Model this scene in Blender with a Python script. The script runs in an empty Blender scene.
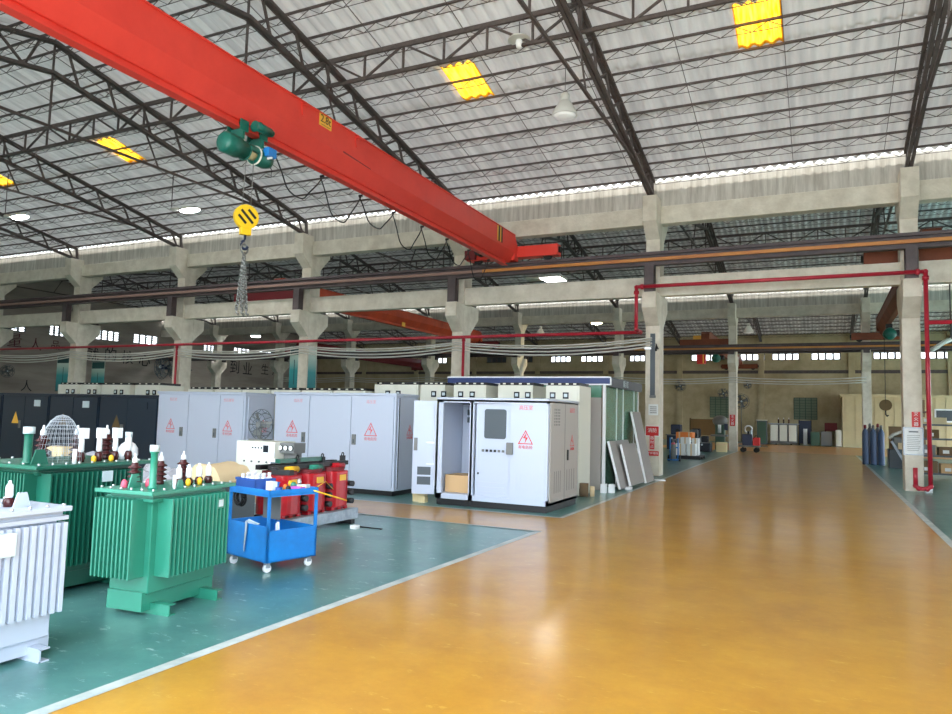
import bpy, math, random
from mathutils import Vector, Matrix, Euler
R = random.Random(7)
C = bpy.context.scene.collection
D = bpy.data
PI = math.pi

# ------------------------------------------------------------------ materials
def srgb(r, g, b):
    f = lambda c: (c/255)/12.92 if c/255 <= .04045 else ((c/255+.055)/1.055)**2.4
    return (f(r), f(g), f(b), 1)

def mat(name, col, rough=.5, metal=0, col2=None, scale=3., amount=.5, bump=0., bscale=None, spec=.5, alpha=1., trans=0., emit=None, estr=0., detail=6, stretch=None, coat=0.):
    m = D.materials.new(name); m.use_nodes = True
    nt = m.node_tree; b = nt.nodes['Principled BSDF']; L = nt.links
    b.inputs['Base Color'].default_value = col
    b.inputs['Roughness'].default_value = rough
    b.inputs['Metallic'].default_value = metal
    b.inputs['Specular IOR Level'].default_value = spec
    b.inputs['Transmission Weight'].default_value = trans
    b.inputs['Alpha'].default_value = alpha
    b.inputs['Coat Weight'].default_value = coat
    if emit:
        b.inputs['Emission Color'].default_value = emit
        b.inputs['Emission Strength'].default_value = estr
    if col2 or bump:
        tc = nt.nodes.new('ShaderNodeTexCoord')
        src = tc.outputs['Object']
        if stretch:
            mp = nt.nodes.new('ShaderNodeMapping'); mp.inputs['Scale'].default_value = stretch
            L.new(src, mp.inputs[0]); src = mp.outputs[0]
        n = nt.nodes.new('ShaderNodeTexNoise'); n.inputs['Scale'].default_value = scale; n.inputs['Detail'].default_value = detail
        n.inputs['Roughness'].default_value = .65
        L.new(src, n.inputs['Vector'])
        if col2:
            r = nt.nodes.new('ShaderNodeValToRGB')
            r.color_ramp.elements[0].position = .5-.3*amount-.05; r.color_ramp.elements[1].position = .5+.3*(1-amount)+.05
            r.color_ramp.elements[0].color = col2; r.color_ramp.elements[1].color = col
            L.new(n.outputs['Fac'], r.inputs[0]); L.new(r.outputs[0], b.inputs['Base Color'])
        if bump:
            n2 = n
            if bscale:
                n2 = nt.nodes.new('ShaderNodeTexNoise'); n2.inputs['Scale'].default_value = bscale; n2.inputs['Detail'].default_value = 4
                L.new(src, n2.inputs['Vector'])
            bp = nt.nodes.new('ShaderNodeBump'); bp.inputs['Strength'].default_value = bump; bp.inputs['Distance'].default_value = .02
            L.new(n2.outputs['Fac'], bp.inputs['Height']); L.new(bp.outputs[0], b.inputs['Normal'])
    return m

M = {}
M['paleink'] = mat('pale_red_ink', srgb(216,150,160), .6)
M['conductor2'] = mat('dull_conductor', srgb(150,120,108), .6)  # left stretch of the conductor bar, duller than the right
M['concrete'] = mat('concrete_white', srgb(234,228,212), .85, col2=srgb(204,196,178), scale=2.2, amount=.35, bump=.3, bscale=14)
M['panel'] = mat('stained_panel', srgb(222,218,208), .85, col2=srgb(172,166,154), scale=1.6, amount=.35, bump=.2, stretch=(6,6,.5))
M['wall'] = mat('old_wall', srgb(208,194,158), .9, col2=srgb(172,156,122), scale=.7, amount=.4, bump=.2, bscale=10)
M['endwall'] = mat('grey_wall', srgb(186,176,164), .9, col2=srgb(150,140,130), scale=.5, amount=.45, stretch=(1,.4,2.5))
M['steel'] = mat('dark_steel', srgb(104,93,90), .6, col2=srgb(80,70,68), scale=5)
M['rail'] = mat('rail_steel', srgb(96,84,84), .55, col2=srgb(72,62,64), scale=3)
M['conductor'] = mat('orange_conductor', srgb(214,150,60), .5, col2=srgb(180,110,60), scale=.6, amount=.4)
M['red'] = mat('crane_red', srgb(240,72,58), .4, col2=srgb(226,62,50), scale=1.2, amount=.3)
M['orange'] = mat('crane_orange', srgb(214,82,44), .5, col2=srgb(170,60,34), scale=1., amount=.4)
M['brownred'] = mat('crane_brown', srgb(150,78,44), .6, col2=srgb(112,54,30), scale=1., amount=.4)
M['darkred'] = mat('crane_dark_red', srgb(122,34,40), .6)
M['pipe'] = mat('pipe_red', srgb(190,38,58), .35, col2=srgb(160,30,46), scale=2)
M['hoistgreen'] = mat('hoist_green', srgb(28,122,106), .35, col2=srgb(20,92,80), scale=3, amount=.3)
M['yellow'] = mat('hook_yellow', srgb(244,196,30), .4)
M['signyellow'] = mat('sign_yellow', srgb(246,190,70), .5)
M['black'] = mat('black_paint', srgb(22,22,24), .5)
M['rubber'] = mat('black_rubber', srgb(18,18,20), .7)
M['chrome'] = mat('bright_metal', srgb(210,212,214), .3, metal=.9)
M['galv'] = mat('galvanised', srgb(176,184,192), .45, metal=.5, col2=srgb(140,150,160), scale=12)
M['chainsteel'] = mat('chain_steel', srgb(150,150,146), .4, metal=.8)
M['txgreen'] = mat('transformer_green', srgb(50,140,116), .35, col2=srgb(44,128,106), scale=1.5, amount=.3)
M['txdark'] = mat('transformer_dark_green', srgb(30,106,86), .35, col2=srgb(24,92,74), scale=1.5, amount=.3)
M['txwhite'] = mat('transformer_white', srgb(180,190,206), .4)
M['porcelain'] = mat('brown_porcelain', srgb(66,26,28), .2)
M['whiteplastic'] = mat('white_plastic', srgb(232,234,238), .4)
M['cabwhite'] = mat('cabinet_white', srgb(184,193,210), .38)
M['cabgrey'] = mat('cabinet_grey', srgb(184,192,208), .4)
M['taupe'] = mat('taupe_and_shaded_panel', srgb(168,162,156), .45)  # booth wall colour, also the shaded side of the open white cabinet
M['navy'] = mat('cabinet_navy', srgb(16,34,52), .4)
M['cream'] = mat('panel_cream', srgb(218,218,204), .45)
M['signred'] = mat('sign_red', srgb(206,36,34), .5)
M['ink'] = mat('faded_red_ink', srgb(214,96,100), .6)
M['brightred'] = mat('coil_red', srgb(196,24,38), .3, col2=srgb(170,18,32), scale=4)
M['trolleyblue'] = mat('trolley_blue', srgb(24,142,226), .38, col2=srgb(36,120,196), scale=4, amount=.3)
M['binblue'] = mat('bin_blue', srgb(44,84,158), .4)
M['card'] = mat('cardboard', srgb(204,168,122), .8)
M['cardpale'] = mat('pale_cardboard', srgb(214,190,150), .8)
M['carddark'] = mat('dark_cardboard', srgb(120,98,72), .85)
M['wood'] = mat('pale_wood', srgb(214,196,150), .7)
M['paper'] = mat('paper', srgb(232,236,234), .7)
M['pink'] = mat('pink_cap', srgb(206,84,108), .5)
M['amber'] = mat('amber_cap', srgb(238,184,40), .45)
M['orangep'] = mat('orange_plastic', srgb(232,128,50), .5)
M['magenta'] = mat('magenta_box', srgb(206,96,200), .5)
M['cream2'] = mat('booth_cream', srgb(208,194,152), .55, col2=srgb(192,178,138), scale=1)
M['glassgreen'] = mat('green_glass', srgb(92,146,124), .2, alpha=.8)
M['glassdark'] = mat('grey_window', srgb(80,88,94), .35, spec=.25)
M['winglass'] = mat('window_glass', srgb(240,245,250), .3, alpha=.15)
M['bluecyl'] = mat('cylinder_blue', srgb(62,84,116), .45)
M['greycyl'] = mat('cylinder_grey', srgb(96,96,100), .45)
M['machinegreen'] = mat('machine_green', srgb(52,84,66), .5)
M['machinegrey'] = mat('machine_grey', srgb(112,114,112), .55)
M['machineblue'] = mat('machine_blue', srgb(34,44,70), .5)
M['darkcloth'] = mat('dark_cloth', srgb(48,50,58), .9)
M['brownboard'] = mat('brown_board', srgb(104,84,52), .8)
M['film'] = mat('plastic_film', srgb(206,206,214), .25, alpha=.55, bump=.6, scale=9)
M['mesh'] = mat('grey_wire', srgb(176,182,190), .5)
M['teal'] = mat('banner_teal', srgb(24,128,132), .6)
M['bannergreen'] = mat('banner_dark_green', srgb(28,70,72), .6)
M['bannerwhite'] = mat('banner_white', srgb(206,212,200), .6)
M['headerblue'] = mat('header_blue', srgb(40,60,112), .5)
M['headerdark'] = mat('header_dark', srgb(44,42,54), .5)
M['panelgrey'] = mat('leaning_panel_grey', srgb(146,141,136), .5)
M['gridglass'] = mat('greenish_pane', srgb(112,126,104), .4, spec=.25)
M['white'] = mat('white_paint', srgb(236,238,240), .5)
M['letterdark'] = mat('slogan_dark', srgb(40,34,44), .8)
M['letterred'] = mat('slogan_dull_red', srgb(96,52,60), .8)
M['lampwhite'] = mat('lamp_enamel', srgb(226,226,220), .35)
M['lens'] = mat('lamp_lens', srgb(240,240,236), .3, emit=(1,1,1,1), estr=.06)
M['lit'] = mat('lamp_lit', (1,1,1,1), .3, emit=(1,.98,.93,1), estr=8)
M['litled'] = mat('lamp_lit_led', (1,1,1,1), .3, emit=(1,1,1,1), estr=45)
M['litwarm'] = mat('lamp_lit_warm', (1,1,1,1), .3, emit=(1,.78,.42,1), estr=90)
M['cable'] = mat('cable_white', srgb(206,204,196), .6)
M['screen'] = mat('screen_dark', srgb(30,36,44), .25)
M['lightgreyplate'] = mat('label_plate', srgb(196,210,214), .45)

def roof_mat(T):
    m = D.materials.new('roof_sheet'); m.use_nodes = True
    nt = m.node_tree; nt.nodes.clear(); L = nt.links; N = nt.nodes.new
    out = N('ShaderNodeOutputMaterial'); mix = N('ShaderNodeMixShader'); d = N('ShaderNodeBsdfDiffuse'); t = N('ShaderNodeBsdfTranslucent')
    tc = N('ShaderNodeTexCoord'); n = N('ShaderNodeTexNoise'); n.inputs['Scale'].default_value = .8; n.inputs['Detail'].default_value = 8
    r = N('ShaderNodeValToRGB'); r.color_ramp.elements[0].color = srgb(186,183,182); r.color_ramp.elements[1].color = srgb(228,226,224)
    r.color_ramp.elements[0].position = .3; r.color_ramp.elements[1].position = .6
    mp = N('ShaderNodeMapping'); mp.inputs['Scale'].default_value = (5,.35,.35); L.new(tc.outputs['Object'], mp.inputs[0])
    L.new(mp.outputs[0], n.inputs['Vector']); L.new(n.outputs['Fac'], r.inputs[0]); L.new(r.outputs[0], d.inputs['Color'])
    t.inputs['Color'].default_value = (.95,.92,.89,1)
    mix.inputs[0].default_value = T
    L.new(d.outputs[0], mix.inputs[1]); L.new(t.outputs[0], mix.inputs[2]); L.new(mix.outputs[0], out.inputs[0])
    return m
ROOF_T = .018
M['roof'] = roof_mat(ROOF_T); M['roofdim'] = roof_mat(.004)  # second copy lets less light through, to darken the roofs of the farther bays

def skylight_mat():
    m = D.materials.new('yellow_skylight_sheet'); m.use_nodes = True
    nt = m.node_tree; nt.nodes.clear(); L = nt.links; N = nt.nodes.new
    out = N('ShaderNodeOutputMaterial'); mix = N('ShaderNodeMixShader'); d = N('ShaderNodeBsdfDiffuse'); t = N('ShaderNodeBsdfTranslucent')
    tc = N('ShaderNodeTexCoord'); n = N('ShaderNodeTexNoise'); n.inputs['Scale'].default_value = 4; n.inputs['Detail'].default_value = 6; mp = N('ShaderNodeMapping'); mp.inputs['Scale'].default_value = (5,.6,1); L.new(tc.outputs['Object'], mp.inputs[0])
    r = N('ShaderNodeValToRGB'); r.color_ramp.elements[0].color = srgb(222,132,10); r.color_ramp.elements[1].color = srgb(255,206,60)
    r.color_ramp.elements[0].position = .35; r.color_ramp.elements[1].position = .65
    L.new(mp.outputs[0], n.inputs['Vector']); L.new(n.outputs['Fac'], r.inputs[0]); L.new(r.outputs[0], t.inputs['Color'])
    d.inputs['Color'].default_value = srgb(230,170,50)
    mix.inputs[0].default_value = SKY_T
    L.new(d.outputs[0], mix.inputs[1]); L.new(t.outputs[0], mix.inputs[2]); L.new(mix.outputs[0], out.inputs[0])
    return m
SKY_T = .34
M['skylight'] = skylight_mat()

def floor_mat(name, c1, c2, c3, rough, scuff=None, bump=.05, coat=0.):
    m = D.materials.new(name); m.use_nodes = True
    nt = m.node_tree; L = nt.links; N = nt.nodes.new; b = nt.nodes['Principled BSDF']
    tc = N('ShaderNodeTexCoord')
    n = N('ShaderNodeTexNoise'); n.inputs['Scale'].default_value = 1.3; n.inputs['Detail'].default_value = 12; n.inputs['Roughness'].default_value = .76
    r = N('ShaderNodeValToRGB'); e = r.color_ramp.elements
    e[0].position = .3; e[0].color = c2; e[1].position = .58; e[1].color = c1
    x = e.new(.75); x.color = c3
    L.new(tc.outputs['Object'], n.inputs['Vector']); L.new(n.outputs['Fac'], r.inputs[0])
    last = r.outputs[0]
    if scuff:
        s = N('ShaderNodeTexNoise'); s.inputs['Scale'].default_value = 5; s.inputs['Detail'].default_value = 10; s.inputs['Roughness'].default_value = .75
        sr = N('ShaderNodeValToRGB'); sr.color_ramp.elements[0].position = .585; sr.color_ramp.elements[1].position = .65
        mp = N('ShaderNodeMapping'); mp.inputs['Rotation'].default_value = (0,0,.5); mp.inputs['Scale'].default_value = (1,2.2,1)
        L.new(tc.outputs['Object'], mp.inputs[0]); L.new(mp.outputs[0], s.inputs['Vector']); L.new(s.outputs['Fac'], sr.inputs[0])
        mx = N('ShaderNodeMix'); mx.data_type = 'RGBA'; mx.inputs['B'].default_value = scuff
        L.new(sr.outputs[0], mx.inputs['Factor']); L.new(last, mx.inputs['A']); last = mx.outputs['Result']
    L.new(last, b.inputs['Base Color'])
    b.inputs['Coat Weight'].default_value = coat; b.inputs['Coat Roughness'].default_value = .15
    rn = N('ShaderNodeTexNoise'); rn.inputs['Scale'].default_value = 1.7; rn.inputs['Detail'].default_value = 6
    mr = N('ShaderNodeMapRange'); mr.inputs['From Min'].default_value = .3; mr.inputs['From Max'].default_value = .7
    mr.inputs['To Min'].default_value = rough; mr.inputs['To Max'].default_value = rough+.03
    L.new(tc.outputs['Object'], rn.inputs['Vector']); L.new(rn.outputs['Fac'], mr.inputs['Value']); L.new(mr.outputs[0], b.inputs['Roughness'])
    bn = N('ShaderNodeTexNoise'); bn.inputs['Scale'].default_value = 1.6; bn.inputs['Detail'].default_value = 3
    bp = N('ShaderNodeBump'); bp.inputs['Strength'].default_value = bump; bp.inputs['Distance'].default_value = .05
    L.new(tc.outputs['Object'], bn.inputs['Vector']); L.new(bn.outputs['Fac'], bp.inputs['Height'])
    if bump > .01: L.new(bp.outputs[0], b.inputs['Normal'])
    return m
M['fgreen'] = floor_mat('floor_green_epoxy', srgb(86,136,130), srgb(62,108,110), srgb(88,126,148), .3, scuff=srgb(160,186,186), bump=.002, coat=.25)
M['fyellow'] = floor_mat('floor_yellow_epoxy', srgb(192,140,40), srgb(168,116,26), srgb(202,154,60), .277, scuff=srgb(200,156,72), bump=.002, coat=.42)
M['forange'] = floor_mat('floor_orange_epoxy', srgb(206,146,60), srgb(186,124,44), srgb(210,154,80), .3)
M['fwhite'] = mat('floor_line_white', srgb(206,212,208), .45, col2=srgb(160,172,170), scale=3, amount=.35)
M['apron'] = mat('outside_concrete', srgb(190,188,182), .9, col2=srgb(170,168,160), scale=1)

# ------------------------------------------------------------------ mesh builder
class MB:
    def __init__(s): s.v = []; s.f = []; s.sm = []
    def add(s, vs, fs, smooth=False):
        o = len(s.v); s.v += [tuple(p) for p in vs]
        for f in fs: s.f.append(tuple(i+o for i in f)); s.sm.append(smooth)
        return s
    def box(s, x0, x1, y0, y1, z0, z1):
        return s.add([(x0,y0,z0),(x1,y0,z0),(x1,y1,z0),(x0,y1,z0),(x0,y0,z1),(x1,y0,z1),(x1,y1,z1),(x0,y1,z1)],
                     [(0,3,2,1),(4,5,6,7),(0,1,5,4),(1,2,6,5),(2,3,7,6),(3,0,4,7)])
    def obox(s, c, size, m):
        a, b, d = [x/2 for x in size]; m = m.to_3x3(); c = Vector(c)
        vs = [c + m @ Vector((sx*a, sy*b, sz*d)) for sz in (-1,1) for sx, sy in ((-1,-1),(1,-1),(1,1),(-1,1))]
        return s.add(vs, [(0,3,2,1),(4,5,6,7),(0,1,5,4),(1,2,6,5),(2,3,7,6),(3,0,4,7)])
    def _fr(s, d):
        d = d.normalized(); up = Vector((0,0,1)) if abs(d.z) < .99 else Vector((0,1,0))
        a = d.cross(up).normalized(); b = a.cross(d).normalized(); return a, b
    def bar(s, p, q, w, h=None):
        p, q = Vector(p), Vector(q); h = h or w; a, b = s._fr(q-p); a = a*w/2; b = b*h/2
        vs = [x+i*a+j*b for x in (p, q) for i, j in ((-1,-1),(1,-1),(1,1),(-1,1))]
        return s.add(vs, [(0,1,2,3),(7,6,5,4),(0,4,5,1),(1,5,6,2),(2,6,7,3),(3,7,4,0)])
    def cyl(s, p, q, r, n=12, r2=None):
        p, q = Vector(p), Vector(q); r2 = r if r2 is None else r2; a, b = s._fr(q-p)
        vs = [p+(a*math.cos(2*PI*i/n)+b*math.sin(2*PI*i/n))*r for i in range(n)] + [q+(a*math.cos(2*PI*i/n)+b*math.sin(2*PI*i/n))*r2 for i in range(n)]
        s.add(vs, [(i, (i+1) % n, n+(i+1) % n, n+i) for i in range(n)], True)
        o = len(s.v)-2*n
        s.f.append(tuple(o+i for i in reversed(range(n)))); s.sm.append(False)
        s.f.append(tuple(o+n+i for i in range(n))); s.sm.append(False)
        return s
    def tube(s, pts, r, n=6):
        pts = [Vector(p) for p in pts]; rings = []
        for i, p in enumerate(pts):
            d = (pts[min(i+1, len(pts)-1)] - pts[max(i-1, 0)])
            a, b = s._fr(d)
            rings.append([p+(a*math.cos(2*PI*k/n)+b*math.sin(2*PI*k/n))*r for k in range(n)])
        vs = [p for rg in rings for p in rg]; fs = []
        for i in range(len(pts)-1):
            for k in range(n): fs.append((i*n+k, i*n+(k+1) % n, (i+1)*n+(k+1) % n, (i+1)*n+k))
        s.add(vs, fs, True)
        o = len(s.v)-len(vs)
        s.f.append(tuple(o+i for i in reversed(range(n)))); s.sm.append(False)
        s.f.append(tuple(len(s.v)-n+i for i in range(n))); s.sm.append(False)
        return s
    def lathe(s, prof, c=(0,0,0), n=16, axis='z'):
        c = Vector(c); vs = []
        for r, z in prof:
            for i in range(n):
                a = 2*PI*i/n; x, y = r*math.cos(a), r*math.sin(a)
                vs.append(c + (Vector((x,y,z)) if axis == 'z' else Vector((x,z,y)) if axis == 'y' else Vector((z,x,y))))
        fs = [(j*n+i, j*n+(i+1) % n, (j+1)*n+(i+1) % n, (j+1)*n+i) for j in range(len(prof)-1) for i in range(n)]
        s.add(vs, fs, True)
        o = len(s.v)-len(vs)
        if prof[0][0] > 1e-4: s.f.append(tuple(o+i for i in reversed(range(n)))); s.sm.append(False)
        if prof[-1][0] > 1e-4: s.f.append(tuple(len(s.v)-n+i for i in range(n))); s.sm.append(False)
        return s
    def prism(s, pts, vec):
        pts = [Vector(p) for p in pts]; vec = Vector(vec); n = len(pts)
        s.add(pts+[p+vec for p in pts], [tuple(reversed(range(n))), tuple(range(n, 2*n))] + [(i, (i+1) % n, n+(i+1) % n, n+i) for i in range(n)])
        return s
    def ball(s, c, r, n=12, m=8, sc=(1,1,1)):
        c = Vector(c); vs = []
        for j in range(m+1):
            t = PI*j/m
            for i in range(n):
                a = 2*PI*i/n
                vs.append(c+Vector((r*sc[0]*math.sin(t)*math.cos(a), r*sc[1]*math.sin(t)*math.sin(a), r*sc[2]*math.cos(t))))
        return s.add(vs, [(j*n+i, (j+1)*n+i, (j+1)*n+(i+1) % n, j*n+(i+1) % n) for j in range(m) for i in range(n)], True)
    def torus(s, c, R_, r, axis='y', n=20, m=6):
        c = Vector(c); pts = []
        for i in range(n+1):
            a = 2*PI*i/n; x, y = R_*math.cos(a), R_*math.sin(a)
            pts.append(c + (Vector((x,0,y)) if axis == 'y' else Vector((0,x,y)) if axis == 'x' else Vector((x,y,0))))
        return s.tube(pts, r, m)
    def build(s, name, m, parent=None, bevel=0., world=False, kind=None):
        me = D.meshes.new(name)
        vs = s.v
        if parent is not None and world:
            rt = parent
            while rt.parent: rt = rt.parent
            inv = (Matrix.Translation(rt.location) @ rt.rotation_euler.to_matrix().to_4x4()).inverted()
            vs = [tuple(inv @ Vector(p)) for p in vs]
        me.from_pydata(vs, [], s.f); me.polygons.foreach_set('use_smooth', s.sm)
        me.materials.append(M[m] if isinstance(m, str) else m)
        me.validate(); me.update()
        o = D.objects.new(name, me); C.objects.link(o)
        if parent is not None: o.parent = parent
        if bevel:
            bv = o.modifiers.new('bevel', 'BEVEL'); bv.width = bevel; bv.segments = 2; bv.limit_method = 'ANGLE'
        if kind: o['kind'] = kind
        return o

def tag(o, label, cat, group=None, kind=None):
    o['label'] = label; o['category'] = cat
    if group: o['group'] = group
    if kind: o['kind'] = kind
    return o
def thing(name, label, cat, loc=(0,0,0), rz=0, group=None):
    o = D.objects.new(name, None); C.objects.link(o); o.empty_display_size = .1
    o.location = loc; o.rotation_euler = (0,0,rz)
    return tag(o, label, cat, group)
def copy_tree(o, parent=None):
    c = o.copy(); C.objects.link(c)
    if parent is not None: c.parent = parent
    for ch in [x for x in KIDS(o)]: copy_tree(ch, c)
    return c
def KIDS(o): return [x for x in D.objects if x.parent == o]
def dup(o, loc, rz=None, label=None, group=None):
    c = copy_tree(o); c.location = loc
    if rz is not None: c.rotation_euler = (0,0,rz)
    if label: c['label'] = label
    if group: c['group'] = group
    return c
def struct(name, mb, m, bevel=0.): return mb.build(name, m, bevel=bevel, kind='structure')
def scopy(o, loc):
    c = o.copy(); C.objects.link(c); c.location = loc; return c

def text(s, size, m, name, parent, loc, right, up, ext=.002, align='CENTER', world=False, wide=1.):
    cu = D.curves.new('lettering', 'FONT'); cu.body = s; cu.size = size; cu.extrude = ext; cu.align_x = align; cu.align_y = 'CENTER'
    ob = D.objects.new('lettering_source', cu); C.objects.link(ob)
    dg = bpy.context.evaluated_depsgraph_get(); me = D.meshes.new_from_object(ob.evaluated_get(dg))
    D.objects.remove(ob); D.curves.remove(cu)
    r = Vector(right).normalized(); u = Vector(up).normalized(); n = r.cross(u)
    mx = Matrix((( r.x*wide,u.x,n.x,loc[0]),(r.y*wide,u.y,n.y,loc[1]),(r.z*wide,u.z,n.z,loc[2]),(0,0,0,1)))
    if parent is not None and world:
        rt = parent
        while rt.parent: rt = rt.parent
        mx = (Matrix.Translation(rt.location) @ rt.rotation_euler.to_matrix().to_4x4()).inverted() @ mx
    me.transform(mx); me.materials.clear(); me.materials.append(M[m])
    o = D.objects.new(name, me); C.objects.link(o)
    if parent is not None: o.parent = parent
    return o

# ------------------------------------------------------------------ camera
f_px, yaw, pitch, roll, H = 720.05, math.radians(25.767), math.radians(4.6394), math.radians(1.4864), 1.556
fw = Vector((-math.sin(yaw)*math.cos(pitch), math.cos(yaw)*math.cos(pitch), math.sin(pitch)))
rt = Vector((math.cos(yaw), math.sin(yaw), 0)); up = rt.cross(fw)
r2 = math.cos(roll)*rt + math.sin(roll)*up; u2 = -math.sin(roll)*rt + math.cos(roll)*up
cam = D.cameras.new('camera'); co = D.objects.new('camera', cam); C.objects.link(co)
co.matrix_world = Matrix(((r2.x,u2.x,-fw.x,0),(r2.y,u2.y,-fw.y,0),(r2.z,u2.z,-fw.z,H),(0,0,0,1)))
cam.sensor_width = 36; cam.lens = f_px/952*36; cam.clip_start = .05; cam.clip_end = 400
bpy.context.scene.camera = co
SKY_STR = 2.6; SUN_STR = 5.0; EXPO = 1.85
# ------------------------------------------------------------------ building shell
PITCH = 20.15; YF = 20.5
XS = [14.5, 8.26, 1.98, -4.34, -10.58, -16.80, -23.07, -29.38, -35.65, -41.75]
XL, XR = -47.7, 15.2
RY = 10.70           # ridge
def chord(y): return 8.38+.207*(20.3-y)    # rafter top chord, far slope of the near bay
def sheet(y): return chord(y)+.16

# floor slab and coloured floors
fl = MB().box(XL-.3, 26, -2, 66, -.2, 0); struct('floor', fl, 'fgreen')
ap = MB().box(-90, 90, -60, -2, -.25, -.02); struct('ground', ap, 'apron')
ap = MB().box(26, 90, -2, 90, -.25, -.02); struct('ground', ap, 'apron')
YL, YR_ = -3.66, 1.50
y1, y2 = 9.36, 10.83
a = MB().add([(-3.56,-2,.004),(YR_,-2,.004),(YR_,42.2,.004),(-4.16,42.2,.004),(-3.99,26,.004),(-3.82,19.5,.004),(-3.67,y2,.004),(-3.50,y1,.004),(-3.55,4,.004)], [tuple(range(9))])
a.add([(-20,y1,.003),(-3.4,y1,.003),(-3.4,y2,.003),(-20,y2,.003)], [(0,1,2,3)])
struct('floor_aisle', a, 'fyellow')
a = MB().add([(-9,42.2,.004),(9,42.2,.004),(9,57,.004),(-9,57,.004)], [(0,1,2,3)])
struct('floor_aisle', a, 'forange')
def strip(x0, x1, ya, yb): return MB().add([(x0,ya,.006),(x1,ya,.006),(x1,yb,.006),(x0,yb,.006)], [(0,1,2,3)])
k = 0
struct('trim_7', MB().add([(-3.64,-2,.006),(-3.54,-2,.006),(-3.53,4,.006),(-3.47,y1,.006),(-3.56,y1,.006),(-3.62,4,.006)], [tuple(range(6))]), 'fwhite')
struct('trim_8', MB().add([(-3.72,y2,.006),(-3.65,y2,.006),(-3.80,19.5,.006),(-3.97,26,.006),(-4.13,42,.006),(-4.2,42,.006),(-4.05,26,.006),(-3.88,19.5,.006)], [tuple(range(8))]), 'fwhite')
for q in [(-20, -3.47, y1-.02, y1+.04), (-20, -3.65, y2-.03, y2+.03), (YR_-.02, YR_+.08, -2, 42.2), (YL-4, YL, 41.9, 42.1)]:
    k += 1; struct('trim_%d' % k, strip(*q), 'fwhite')

# columns
cb = MB()
cb.box(-.2,.2,0,.56,0,7.89)
cb.prism([(-.2,0,4.22),(-.2,0,5.13),(-.2,-.52,5.13),(-.2,-.52,4.68)][::-1], (.4,0,0))
cb.prism([(-.2,.56,4.22),(-.2,.56,5.13),(-.2,1.12,5.13),(-.2,1.12,4.72)], (.4,0,0))
cb.prism([(-.2,0,6.72),(-.2,0,7.89),(-.2,-.5,7.89),(-.2,-.5,7.15)][::-1], (.4,0,0))
cb.prism([(-.2,.56,6.72),(-.2,.56,7.6),(-.2,1.1,7.6),(-.2,1.1,7.25)], (.4,0,0))
col0 = None
for r in (0, 1, 2):
    for x in XS:
        y = YF+PITCH*(r-1)
        if col0 is None: col0 = struct('column', cb, 'concrete', .012); col0.location = (x,y,0)
        else: scopy(col0, (x,y,0))
# beams along the rows, stained panels above them
for r in (0, 1, 2):
    y = YF+PITCH*(r-1)
    struct('beam', MB().box(XL, XR, y+.05, y+.4, 7.18, 7.69), 'concrete', .01)
    if r == 1: struct('beam', MB().box(XL, XR, y+.06, y+.36, 5.09, 5.65), 'concrete', .01)
    if r:
        p = MB().box(XL, XR, y+.1, y+.18, 7.69, 8.465)                      # stained upstand closing the gap under the eave
        struct('wall_upstand', p, 'panel')
        g_ = MB().box(XL, XR, y+.2, y+.62, 7.98, 8.04); g_.box(XL, XR, y+.58, y+.62, 8.04, 8.3); struct('roof_sun_blocker', g_, 'concrete')  # trough added under the valley to keep a strip of sun out

# roofs: corrugated sheets in overlapping courses, holes where the yellow skylight sheets are
PER = .245
HOLES = [(-8.07,-7.24), (-1.50,-.67), (-20.32,-19.48), (-27.0,-26.2), (-14.25,-13.42)]
HY0, HY1 = 14.3, 15.55
def wave(x): return .036*math.cos(2*PI*x/PER)
def corr(mb, x0, x1, ya, yb, za, zb, per=PER):
    n = max(2, int((x1-x0)/per*6)); vs = []
    for i in range(n+1):
        x = x0+(x1-x0)*i/n; w = wave(x)
        vs += [(x,ya,za+w),(x,yb,zb+w)]
    mb.add(vs, [(2*i,2*i+2,2*i+3,2*i+1) for i in range(n)], True)
def courses(mb, sgn, holes):
    ys = [20.48, 19.1, 17.4, HY1, HY0, 12.8, RY]
    for i in range(len(ys)-1):
        a_, b_ = ys[i], ys[i+1]
        for (x0, x1) in (split(XL, XR, HOLES) if (holes and a_ == HY1) else [(XL, XR)]):
            lo = a_+.08; f = (lambda y: y) if sgn > 0 else (lambda y: 2*RY-y)
            corr(mb, x0, x1, f(lo), f(b_), sheet(lo)-.012, sheet(b_)+.012)
def split(a_, b_, hs):
    out = []; cur = a_
    for h in sorted(hs): out.append((cur, h[0])); cur = h[1]
    return out+[(cur, b_)]
rn = MB(); courses(rn, 1, True); courses(rn, -1, False)
roof0 = struct('ceiling', rn, 'roof')
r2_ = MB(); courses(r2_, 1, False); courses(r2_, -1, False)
roof1 = struct('ceiling', r2_, 'roofdim'); roof1.location = (0,PITCH,0)
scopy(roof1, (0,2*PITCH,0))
for i, h in enumerate(HOLES):
    s_ = MB(); corr(s_, h[0]-.03, h[1]+.03, HY1+.1, HY0-.05, sheet(HY1+.1)-.03, sheet(HY0-.05)-.0)
    struct('window_%d' % (i+40), s_, 'skylight')

# purlins: a bar with a zigzag and a thin lower rod
pm = MB(); pm.box(XL, XR, -.02, .02, -.0, .05)
pm.bar((XL,0,-.17), (XR,0,-.17), .012)
x = XL; i = 0
while x < XR-.3:
    pm.bar((x,0,0), (x+.3,0,-.17), .012); pm.bar((x+.3,0,-.17), (x+.6,0,0), .012); x += .6
pur = None
for b in range(3):
    for sgn in (1, -1):
        for i in range(13):
            y = 20.3-.775*i
            yy = (y if sgn > 0 else 2*RY-y)+PITCH*b
            if pur is None: pur = struct('roof_purlin', pm, 'steel'); pur.location = (0,yy,chord(y)+.06)
            else: scopy(pur, (0,yy,chord(y)+.06))
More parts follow.
